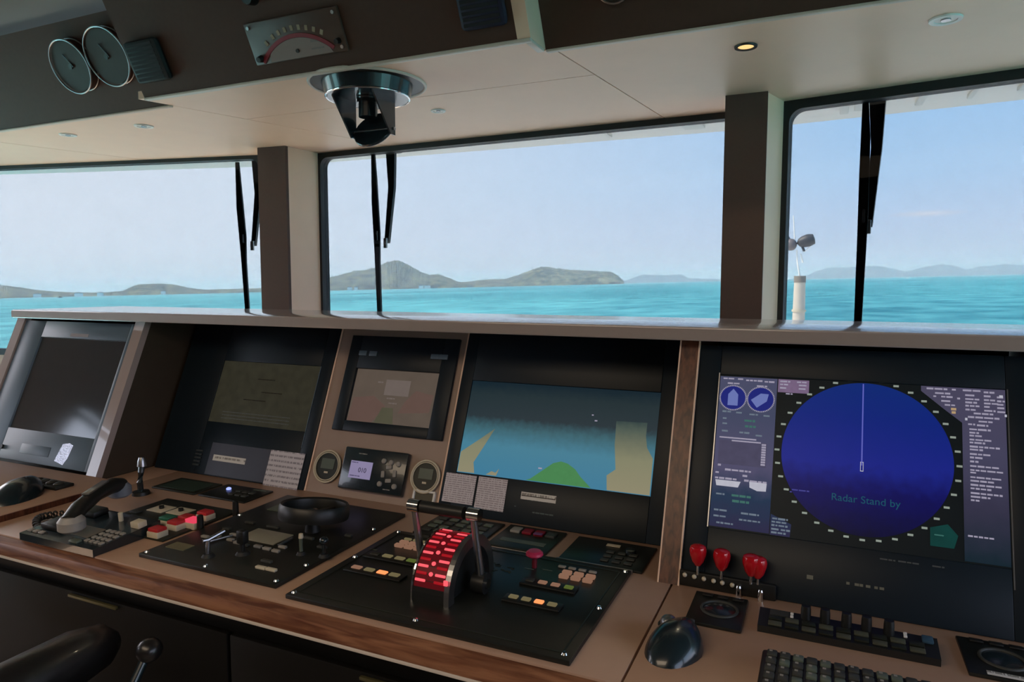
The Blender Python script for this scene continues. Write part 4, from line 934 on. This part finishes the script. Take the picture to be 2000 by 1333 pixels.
tag(MB().tube(pts, 0.0028, 6).build('coiled_cable', M['rubber']), 'coiled black telephone cord looping left of the telephone base', 'cord')
gl_ = thing('desk_lamp', 'short dark gooseneck lamp standing at the back corner by the left post', 'lamp', DK @ T(-1.905, 1.440, 0))
MB().lathe([(0, 0.012), (0.024, 0.010), (0.026, 0), (0, 0)]).build('base', M['black'], gl_)
MB().tube([(0, 0, 0.008), (0.002, -0.004, 0.04), (0.004, 0.0, 0.07), (0.002, 0.006, 0.09)], 0.009, 10).build('neck', M['teal_black'], gl_)
MB().lathe([(0.0, 0.118), (0.008, 0.116), (0.012, 0.105), (0.014, 0.088), (0, 0.086)], T(0.002, 0.006, 0)).build('head', M['steel'], gl_)

# --- palm-shaped trackballs
def palm(label, x, y, z, rot, L_, W_, H_):
    o = thing('palm_trackball', label, 'trackball', T(x, y, z) @ RZ(rot))
    bm = MB(); nu, nv = 28, 10; rings = []
    for j in range(nv):
        f = j / (nv - 1); k = math.sqrt(max(0.0, 1 - f ** 1.7)); ring = []
        for i in range(nu):
            a = 2 * math.pi * i / nu; ca, sa = math.cos(a), math.sin(a)
            taper = 1.0 - 0.42 * max(0, sa) ** 1.4
            ring.append(bm.bm.verts.new((W_ / 2 * ca * taper * (0.05 + 0.95 * k), L_ / 2 * sa * (0.06 + 0.94 * k) + 0.10 * L_ * f, H_ * f)))
        rings.append(ring)
    for p, q in zip(rings, rings[1:]):
        for i in range(nu): bm.bm.faces.new((p[i], p[(i + 1) % nu], q[(i + 1) % nu], q[i]))
    bm.bm.faces.new(rings[-1]); bm.bm.faces.new(rings[0][::-1])
    bm.build('shell', M['teal_black'], o)
    MB().ball((-W_ * 0.33, L_ * 0.30, H_ * 0.42), 0.0165).build('ball', M['steel'], o)
    MB().torus(0.0172, 0.003, T(-W_ * 0.33, L_ * 0.30, H_ * 0.36)).build('ball_ring', M['black'], o)
    MB().box(0.004, L_ * 0.36, H_ * 0.55, 0.012, 0.030, 0.012, 0.004, None).build('button', M['key_dark'], o)
    return o
palm('pointed dark teal trackball with silver ball on the right worktop', -0.222, 1.205, DZ, -12, 0.150, 0.098, 0.044)
palm('dark rounded trackball at the left end, on the raised worktop', -2.165, 1.235, DZ + 0.018, 28, 0.20, 0.125, 0.052)
sk = thing('key_strip', 'small dark key strip behind the trackball on the raised left worktop', 'keypad', T(-2.20, 1.345, DZ + 0.018) @ RZ(0))
MB().box(0, 0, 0.005, 0.16, 0.06, 0.010, 0.003).build('housing', M['black'], sk)
for i in range(4): MB().ball((-0.055 + 0.036 * i, 0.0, 0.012), (0.012, 0.018, 0.006), seg=12).build('key', M['key_dark'], sk)

# --- right worktop
def dial_pad(label, x0, x1, y0, y1, lab=False):
    o = plate_panel('trackball_panel', label, x0, x1, y0, y1, M['plate'], 0.007, 'trackball')
    r = 0.034
    MB().torus(r, 0.003, T(0.004, 0.0, 0.008), seg=40).build('ring', M['key_dark'], o)
    MB().lathe([(0, 0.014), (r * 0.6, 0.011), (r * 0.95, 0.007), (0, 0.007)], T(0.004, 0.0, 0), seg=36).build('ball', M['teal_black'], o)
    for dx in (-0.026, 0.004, 0.034): MB().box(dx, 0.055, 0.009, 0.022, 0.012, 0.004, 0.002).build('button', M['black'], o)
    if lab: MB().box(0.012, -0.056, 0.0075, 0.082, 0.012, 0.001).build('label_strip', M['label'], o)
dial_pad('square black trackball panel behind the pointed trackball', -0.225, -0.121, 1.305, 1.446)
dial_pad('square black trackball panel with white label at the right edge', 0.240, 0.352, 1.318, 1.452, True)
kb = thing('knob_keypad', 'long black keypad with a row of five upright black knobs', 'keypad', DK @ T(0.054, 1.382, 0))
MB().prism([(-0.052, 0.0), (-0.052, 0.013), (0.003, 0.024), (0.006, 0.0)], -0.148, 0.148, YZ).build('housing', M['black'], kb)
sl2 = T(0, -0.052, 0.013) @ RX(11.3)
M['olive_key'] = mat('olive_grey_key', (74, 76, 62), 0.5)
for i, x in enumerate((-0.066, -0.033, 0.003, 0.036, 0.072)):
    MB().lathe([(0, 0.024), (0.0080, 0.023), (0.0088, 0.016), (0.0092, -0.003), (0, -0.003)], T(x, -0.006, 0.023), seg=20).build('knob', M['black'], kb)
for i in range(9):
    for j in range(2): MB().box(-0.118 + 0.029 * i, 0.011 + 0.016 * j, 0.002, 0.024, 0.012, 0.004, 0.0015, sl2).build('key', M['plate_olive'] if (i + j) % 2 else M['olive_key'], kb)
MB().box(-0.112, 0.045, 0.001, 0.034, 0.016, 0.002, 0, sl2).build('caption_plate', M['key_dark'], kb)
for (x, y) in ((-0.090, 0.049), (-0.090, 0.040), (0.098, 0.051), (0.098, 0.043)): MB().box(x, y, 0.002, 0.006, 0.006, 0.003, 0.001, sl2).build('white_lamp', M['white'], kb)
MB().box(0.132, 0.044, 0.003, 0.018, 0.018, 0.006, 0.002, sl2).build('blue_key', mat('blue_grey_key', (54, 84, 104), 0.4), kb)
ky = thing('keyboard', 'black keyboard on the right worktop, cut off by the picture bottom', 'keyboard', DK @ T(0.085, 1.166, 0))
MB().box(0, 0, 0.009, 0.325, 0.140, 0.018, 0.005).build('housing', M['black'], ky)
for j in range(5):
    for i in range(15): MB().box(-0.146 + 0.0208 * i, 0.052 - 0.0245 * j, 0.021, 0.017, 0.019, 0.007, 0.003).build('key', (M['key_dark'] if random.random() < 0.8 else M['lcd_green']), ky)
b = MB()
for j in range(5):
    for i in range(15):
        if random.random() < 0.6: b.box(-0.148 + 0.0208 * i, 0.055 - 0.0245 * j, 0.0247, 0.005, 0.005, 0.0005)
b.build('key_legends', M['key'], ky)

# ------------------------------------------------------------------ helmsman's chair, its arm reaching into the picture
M['leather'] = mat('black_leather', (26, 25, 25), 0.32, var=0.15, scale=70, bump=0.2, coat=0.2)
ch = thing('helm_chair', 'black helm chair whose rounded arm and joystick reach into the lower left', 'chair', T(-1.78, 0.42, 0))
MB().box(0, 0, 0.53, 0.54, 0.52, 0.13, 0.05, seg=4).build('seat', M['leather'], ch)
MB().box(0, -0.27, 0.92, 0.52, 0.13, 0.72, 0.05, RX(-6), seg=4).build('backrest', M['leather'], ch)
MB().cyl((0, 0, 0.02), (0, 0, 0.47), 0.055, 0.045).build('pedestal', M['steel'], ch)
MB().lathe([(0, 0.03), (0.22, 0.025), (0.25, 0.0), (0, 0.0)]).build('foot', M['steel'], ch)
for sx in (-1, 1):
    x = 0.385 * sx
    MB().tube([(x, -0.22, 0.755), (x, 0.0, 0.765), (x, 0.30, 0.772), (x, 0.47, 0.774), (x, 0.525, 0.772), (x, 0.548, 0.765), (x, 0.556, 0.760)], 0.05, 24, rs=[0.045, 0.052, 0.056, 0.056, 0.046, 0.028, 0.008]).build('armrest', M['leather'], ch)
    MB().box(x, 0.02, 0.62, 0.04, 0.08, 0.26, 0.01).build('armrest_post', M['steel'], ch)
pod = MB().box(0.50, 0.33, 0.640, 0.13, 0.30, 0.06, 0.015).build('control_pod', M['black'], ch)
MB().box(0.50, 0.478, 0.655, 0.12, 0.004, 0.012, 0.001).build('pod_strip', mat('violet_strip', (84, 60, 110), 0.4), pod)
MB().cyl((0.525, 0.44, 0.665), (0.525, 0.520, 0.775), 0.011, 0.009).build('joystick_stem', M['teal_black'], pod)
MB().ball((0.530, 0.528, 0.793), (0.026, 0.026, 0.024)).build('joystick_knob', M['leather'], pod)

# ------------------------------------------------------------------ outside
HX, HY = 0.0218, 0.00785                   # heel and trim of the ship against the sea
SEA = -7.0
nrm = Vector((-HX, -HY, 1)).normalized()
def sea_z(x, y): return SEA + HX * x + HY * y
sea = MB()
ring = [Vector((30000 * math.cos(2 * math.pi * i / 96), 30000 * math.sin(2 * math.pi * i / 96), 0)) for i in range(96)]
vs = [sea.bm.verts.new((p.x, p.y, sea_z(p.x, p.y))) for p in ring]; sea.bm.faces.new(vs)
m, N, L, bs = new_mat('turquoise_sea')
tc = N.new('ShaderNodeTexCoord'); mp = N.new('ShaderNodeMapping'); mp.inputs['Scale'].default_value = (0.16, 0.10, 1); mp.inputs['Rotation'].default_value = (0, 0, R(18)); L.new(tc.outputs['Object'], mp.inputs['Vector'])
n1 = N.new('ShaderNodeTexNoise'); n1.inputs['Scale'].default_value = 0.55; n1.inputs['Detail'].default_value = 8; n1.inputs['Roughness'].default_value = 0.62; L.new(mp.outputs['Vector'], n1.inputs['Vector'])
n2 = N.new('ShaderNodeTexNoise'); n2.inputs['Scale'].default_value = 0.03; n2.inputs['Detail'].default_value = 4; L.new(mp.outputs['Vector'], n2.inputs['Vector'])
cr = N.new('ShaderNodeValToRGB'); e = cr.color_ramp.elements
e[0].position, e[0].color = 0.36, lin((30, 118, 132)); e[1].position, e[1].color = 0.64, lin((112, 202, 204))
mxn = N.new('ShaderNodeMath'); mxn.operation = 'MULTIPLY_ADD'; mxn.inputs[1].default_value = 0.55; L.new(n1.outputs['Fac'], mxn.inputs[0])
mm2 = N.new('ShaderNodeMath'); mm2.operation = 'MULTIPLY'; mm2.inputs[1].default_value = 0.45; L.new(n2.outputs['Fac'], mm2.inputs[0]); L.new(mm2.outputs[0], mxn.inputs[2])
L.new(mxn.outputs[0], cr.inputs['Fac']); L.new(cr.outputs['Color'], bs.inputs['Base Color'])
bp_ = N.new('ShaderNodeBump'); bp_.inputs['Strength'].default_value = 0.5; bp_.inputs['Distance'].default_value = 1.2; L.new(n1.outputs['Fac'], bp_.inputs['Height']); L.new(bp_.outputs['Normal'], bs.inputs['Normal'])
bs.inputs['Roughness'].default_value = 0.55; bs.inputs['Specular IOR Level'].default_value = 0.25
so = struct(sea.build('sea', m, smooth=False), 'turquoise sea with fine ripples stretching to the horizon')

def island(name, label, sil, dist, depth, m, nsub=9, rough=0.07):
    """a wooded hill: azimuth / elevation outline lifted to heights, rounded front to back"""
    pts = []
    for (a0, e0), (a1, e1) in zip(sil, sil[1:]):
        for k in range(nsub):
            t = k / nsub; pts.append((a0 + (a1 - a0) * t, e0 + (e1 - e0) * t))
    pts.append(sil[-1])
    rows = 9; bm = MB(); grid = []
    for j in range(rows + 1):
        f = j / rows; prof = math.sin(math.pi * (0.06 + 0.94 * f)) if j else 0.0
        prof = max(0.0, math.sin(math.pi * f)) ** 0.75
        row = []
        for i, (a, e_) in enumerate(pts):
            endt = 1.0
            d = dist + depth * (f - 0.5)
            h = max(0.0, math.tan(R(max(e_, 0.0))) * dist) * prof
            h += h * random.uniform(-rough, rough) * 0.6 + (random.uniform(0, 0.012) * math.tan(R(1.0)) * dist if 0 < j < rows else 0)
            ar = R(a + (0.0 if j in (0,) else random.uniform(-0.03, 0.03)))
            x, y = d * math.sin(ar), d * math.cos(ar)
            row.append(bm.bm.verts.new((x, y, sea_z(x, y) + (h if 0 < j < rows else -2.0) + 0.0)))
        grid.append(row)
    for p, q in zip(grid, grid[1:]):
        for i in range(len(p) - 1): bm.bm.faces.new((p[i], p[i + 1], q[i + 1], q[i]))
    return struct(bm.build(name, m), label)
def foliage(name, c0, c1, scale):
    m, N, L, b = new_mat(name)
    tc = N.new('ShaderNodeTexCoord'); nz = N.new('ShaderNodeTexNoise'); nz.inputs['Scale'].default_value = scale; nz.inputs['Detail'].default_value = 8; nz.inputs['Roughness'].default_value = 0.7
    L.new(tc.outputs['Object'], nz.inputs['Vector'])
    cr = N.new('ShaderNodeValToRGB'); e = cr.color_ramp.elements
    e[0].position, e[0].color = 0.40, lin(c0); e[1].position, e[1].color = 0.62, lin(c1)
    bp = N.new('ShaderNodeBump'); bp.inputs['Strength'].default_value = 0.8; bp.inputs['Distance'].default_value = 25; L.new(nz.outputs['Fac'], bp.inputs['Height']); L.new(bp.outputs['Normal'], b.inputs['Normal'])
    L.new(nz.outputs['Fac'], cr.inputs['Fac']); L.new(cr.outputs['Color'], b.inputs['Base Color']); b.inputs['Roughness'].default_value = 0.9; b.inputs['Specular IOR Level'].default_value = 0.1
    return m
M['trees'] = foliage('island_trees', (10, 20, 10), (150, 146, 108), 0.016)
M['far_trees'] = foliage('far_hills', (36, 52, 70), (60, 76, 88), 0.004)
silA = [(-64, 0.70), (-60.6, 0.89), (-60.06, 0.778), (-58.94, 0.551), (-57.79, 0.387), (-56.31, 0.26), (-54.77, 0.22), (-53.49, 0.30), (-52.99, 0.574), (-52.5, 0.75), (-51.5, 0.806), (-50.5, 0.75), (-49.82, 0.624), (-49.13, 0.42), (-48.09, 0.283), (-46.3, 0.282), (-43.79, 0.305), (-41.3, 0.40)]
silB = [(-42.2, 0.33), (-40.26, 0.713), (-39.08, 1.014), (-38.48, 1.125), (-37.08, 1.467), (-35.27, 1.764), (-34.45, 2.161), (-34.04, 2.278), (-33.42, 2.269), (-32.61, 1.883), (-31.79, 1.371), (-30.96, 1.064), (-30.33, 1.134), (-29.5, 0.825), (-28.67, 0.473), (-27.9, 0.40)]
silB2 = [(-28.4, 0.38), (-26.99, 0.55), (-25.94, 0.62), (-24.88, 0.599), (-23.83, 0.87), (-22.57, 1.343), (-21.73, 1.533), (-20.89, 1.43), (-19.63, 1.233), (-17.96, 1.109), (-16.3, 1.026), (-15.68, 0.72), (-15.18, 0.294), (-15.1, 0.043)]
silC = [(-15.5, 0.12), (-14.97, 0.2), (-13.63, 0.629), (-11.81, 0.543), (-10.61, 0.594), (-10.01, 0.254), (-7.0, 0.10)]
silD = [(-2.4, 0.05), (-1.33, 0.22), (-0.81, 0.53), (0.24, 0.805), (1.27, 0.773), (2.96, 0.831), (3.95, 0.725), (5.26, 0.355), (5.6, 0.30)]
silE = [(5.0, 0.30), (6.19, 0.617), (7.41, 0.827), (8.33, 0.618), (8.78, 0.393), (9.51, 0.544), (11.07, 0.697), (12.04, 0.561), (13.66, 0.5), (16, 0.6), (20, 0.3)]
island('hill', 'low wooded coast beyond the left window', silA, 4200, 900, M['trees'])
island('hill.001', 'peaked green island seen through the middle window, left of centre', silB, 4400, 1100, M['trees'])
island('hill.002', 'long green headland ending steeply, right of the peaked island', silB2, 4700, 1000, M['trees'])
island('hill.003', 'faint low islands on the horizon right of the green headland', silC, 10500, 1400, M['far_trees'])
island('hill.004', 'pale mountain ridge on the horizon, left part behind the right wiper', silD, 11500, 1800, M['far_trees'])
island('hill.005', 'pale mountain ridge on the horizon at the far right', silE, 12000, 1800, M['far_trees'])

# white houses at the island's foot
for i, (a, dd, w) in enumerate(((-37.4, 3830, 26), (-36.9, 3840, 20), (-31.7, 3830, 24), (-31.2, 3840, 34), (-58.6, 3740, 30), (-56.2, 3745, 34), (-54.9, 3745, 26), (-50.9, 3745, 20))):
    x, y = dd * math.sin(R(a)), dd * math.cos(R(a)); z = sea_z(x, y)
    o = thing('coastal_building', 'tiny white building on the shore among the distant trees', 'building', T(x, y, z) @ RZ(-a), 'white buildings on the distant shore')
    MB().span(-w / 2, w / 2, 0, 18, -3, 15).build('walls', M['white'], o)
    MB().prism([(-w / 2 - 1, 15), (w / 2 + 1, 15), (0, 21)], -1, 19, XZ).build('roof', M['ri_plate'], o)
# small boats
def boat(label, a, d, s, m):
    x, y = d * math.sin(R(a)), d * math.cos(R(a))
    o = thing('boat', label, 'boat', T(x, y, sea_z(x, y)) @ RZ(-a))
    MB().prism([(-5 * s, 1.6 * s), (-4.2 * s, 0), (4.0 * s, 0), (6.0 * s, 1.8 * s)], -1.4 * s, 1.4 * s, XZ).build('hull', m, o)
    MB().box(-0.5 * s, 0, 2.7 * s, 4 * s, 2 * s, 2.0 * s, 0.2 * s).build('cabin', m, o)
boat('tiny white boat on the horizon under the right-hand mountains', 5.35, 3000, 1.2, M['white'])
boat('tiny dark boat near the low wooded coast', -57.3, 2600, 1.2, M['plate_olive'])

# foremast with horn and lights, right window
fm = thing('foremast', 'white foremast post with dark horn above it, outside the right window', 'mast', T(-0.330, 10.0, 0))
k10 = 10 / 12
MB().cyl((0.020, 0, 0.60), (0.020, 0, 1.55 + 0.122 * k10), 0.085, 0.070, seg=24).build('post', mat('mast_cream', (206, 196, 180), 0.5, var=0.12, scale=5), fm)
MB().cyl((0.020, 0, 1.55 + 0.02), (0.020, 0, 1.55 + 0.122 * k10 + 0.004), 0.076, 0.074, seg=24).build('post_cap', mat('cap_grey', (140, 132, 122), 0.5), fm)
MB().cyl((0.020, 0, 1.55 - 0.37), (0.020, 0, 1.55 - 0.34), 0.090, seg=24).build('band', M['cream'], fm)
MB().tube([(0.02, 0, 1.63), (-0.02, 0, 1.85), (-0.03, 0, 2.0)], 0.010).build('rod', M['hull'], fm)
MB().tube([(0.05, 0, 1.83), (0.02, 0, 1.95)], 0.012).build('stay_rod', M['hull'], fm)
MB().tube([(-0.06, 0, 2.12), (-0.085, 0, 2.45)], 0.008).build('aerial', M['hull'], fm)
M['horn'] = mat('horn_grey', (74, 76, 80), 0.5)
MB().lathe([(0, 0.13), (0.065, 0.12), (0.085, 0.05), (0.075, -0.02), (0.05, -0.07), (0, -0.10)], T(0.060, 0, 2.11) @ RY(75), seg=28).build('horn', M['horn'], fm)
MB().ball((-0.105, 0, 2.07), (0.075, 0.07, 0.08)).build('lantern', mat('lantern_grey', (120, 112, 112), 0.5), fm)
MB().tube([(0.03, 0, 2.06), (0.06, 0, 1.98)], 0.016).tube([(-0.12, 0, 2.13), (-0.15, 0, 2.18)], 0.016).build('bracket', M['horn'], fm)
MB().tube([(0.13, 0, 2.04), (0.08, 0, 1.99), (0.06, 0, 1.97)], 0.006).build('guard', M['hull'], fm)
struct(MB().span(-7, 5, 3.22, 13, 0.50, 0.60).build('bounce_deck', M['hull']))  # hidden below the shelf; set high and white to bounce sunlight upwards

# haze over the water
hz = MB().span(-26000, 26000, 350, 28000, -0.5, 1.0)
for v in hz.bm.verts:
    up = v.co.z > 0.2
    v.co.z = sea_z(v.co.x, v.co.y) + (220 if up else -20)
m = bpy.data.materials.new('sea_haze'); m.use_nodes = True
N, L = m.node_tree.nodes, m.node_tree.links; N.remove(N['Principled BSDF'])
vsn = N.new('ShaderNodeVolumeScatter'); vsn.inputs['Density'].default_value = 1.25e-4; vsn.inputs['Color'].default_value = (0.97, 0.94, 1.0, 1); vsn.inputs['Anisotropy'].default_value = 0.0
L.new(vsn.outputs[0], N['Material Output'].inputs['Volume'])
hzo = hz.build('haze', m, smooth=False); hzo['kind'] = 'stuff'; tag(hzo, 'pale haze over the sea, veiling the far islands', 'haze')

# ------------------------------------------------------------------ sky and light
EXT = 1.0 / TINT
w = bpy.data.worlds.new('sky'); bpy.context.scene.world = w; w.use_nodes = True
N, L = w.node_tree.nodes, w.node_tree.links
bg = N['Background']
tc = N.new('ShaderNodeTexCoord')
dt = N.new('ShaderNodeVectorMath'); dt.operation = 'DOT_PRODUCT'; dt.inputs[1].default_value = nrm; L.new(tc.outputs['Generated'], dt.inputs[0])
cr = N.new('ShaderNodeValToRGB'); e = cr.color_ramp.elements
e[0].position, e[0].color = 0.0, lin((200, 208, 230)); e[1].position, e[1].color = 1.0, lin((96, 150, 205))
for p, c in ((0.06, (188, 206, 236)), (0.13, (172, 206, 242)), (0.26, (150, 196, 240)), (0.5, (126, 178, 228))):
    q = e.new(p); q.color = lin(c)
L.new(dt.outputs['Value'], cr.inputs['Fac'])
dl_ = N.new('ShaderNodeVectorMath'); dl_.operation = 'DOT_PRODUCT'; dl_.inputs[1].default_value = Vector((-0.93, 0.30, 0.2)).normalized(); L.new(tc.outputs['Generated'], dl_.inputs[0])
mr = N.new('ShaderNodeMapRange'); mr.inputs[1].default_value = 0.30; mr.inputs[2].default_value = 1.0; mr.inputs[4].default_value = 0.85; L.new(dl_.outputs['Value'], mr.inputs[0])
mx = N.new('ShaderNodeMix'); mx.data_type = 'RGBA'; mx.inputs[7].default_value = lin((228, 234, 244)); L.new(mr.outputs[0], mx.inputs[0]); L.new(cr.outputs['Color'], mx.inputs[6])
# one thin wisp of cloud low on the right
cl = N.new('ShaderNodeVectorMath'); cl.operation = 'SUBTRACT'; cl.inputs[1].default_value = (0.110, 0.990, 0.086); L.new(tc.outputs['Generated'], cl.inputs[0])
cs2 = N.new('ShaderNodeVectorMath'); cs2.operation = 'MULTIPLY'; cs2.inputs[1].default_value = (22.0, 0.0, 230.0); L.new(cl.outputs[0], cs2.inputs[0])
ln = N.new('ShaderNodeVectorMath'); ln.operation = 'LENGTH'; L.new(cs2.outputs[0], ln.inputs[0])
mrc = N.new('ShaderNodeMapRange'); mrc.inputs[1].default_value = 1.0; mrc.inputs[2].default_value = 0.2; mrc.inputs[4].default_value = 0.45; L.new(ln.outputs['Value'], mrc.inputs[0])
mx2 = N.new('ShaderNodeMix'); mx2.data_type = 'RGBA'; mx2.inputs[7].default_value = lin((240, 226, 228)); L.new(mrc.outputs[0], mx2.inputs[0]); L.new(mx.outputs[2], mx2.inputs[6])
L.new(mx2.outputs[2], bg.inputs['Color'])
bg.inputs['Strength'].default_value = EXT * 0.94

def light(name, kind, mtx, energy, color, **kw):
    d = bpy.data.lights.new(name, kind); d.energy = energy; d.color = color
    for k_, v_ in kw.items(): setattr(d, k_, v_)
    o = bpy.data.objects.new(name, d); C.objects.link(o); o.matrix_world = mtx; return o
sun_dir = Vector((0.62, 0.24, -0.75)).normalized()
light('sun', 'SUN', sun_dir.to_track_quat('-Z', 'Y').to_matrix().to_4x4(), 3.6 * EXT, (1.0, 0.91, 0.78), angle=R(1.5))
light('aft_fill_light', 'AREA', T(-1.2, -1.0, 2.60), 40, (1.0, 0.78, 0.56), shape='RECTANGLE', size=2.6, size_y=1.2)  # unseen warm fill added behind the camera, no fixture
light('lit_ceiling_lamp', 'SPOT', T(-0.245, 2.271, SO - 0.012), 3, (1.0, 0.82, 0.55), spot_size=R(110), shadow_soft_size=0.02)

# ------------------------------------------------------------------ camera
cam = bpy.data.cameras.new('camera'); co = bpy.data.objects.new('camera', cam); C.objects.link(co)
f = 1354.0; cx, cy = 1000.0, 666.5
ey = Vector((1612 - cx, 555 - cy, f)).normalized(); ex = Vector((3000, cy - 552, -f)); ex = (ex - ey * ex.dot(ey)).normalized()
ez = ex.cross(ey)
if ez.y > 0: ez = -ez
Rw = Matrix((ex, ey, ez))
right, down, fwd = Rw.col[0], Rw.col[1], Rw.col[2]
mtx = Matrix(((right.x, -down.x, -fwd.x, 0), (right.y, -down.y, -fwd.y, 0), (right.z, -down.z, -fwd.z, EYE), (0, 0, 0, 1)))
co.matrix_world = mtx
cam.sensor_width = 36.0; cam.lens = f / 2000.0 * 36.0; cam.clip_start = 0.02; cam.clip_end = 100000
sc = bpy.context.scene
sc.camera = co
sc.view_settings.view_transform = 'Standard'; sc.view_settings.look = 'None'; sc.view_settings.gamma = 1.0; sc.view_settings.exposure = 0.0
sc.view_settings.use_curve_mapping = False
sc.cycles.use_denoising = True
sc.cycles.max_bounces = 10; sc.cycles.diffuse_bounces = 5; sc.cycles.transparent_max_bounces = 16; sc.cycles.volume_bounces = 1
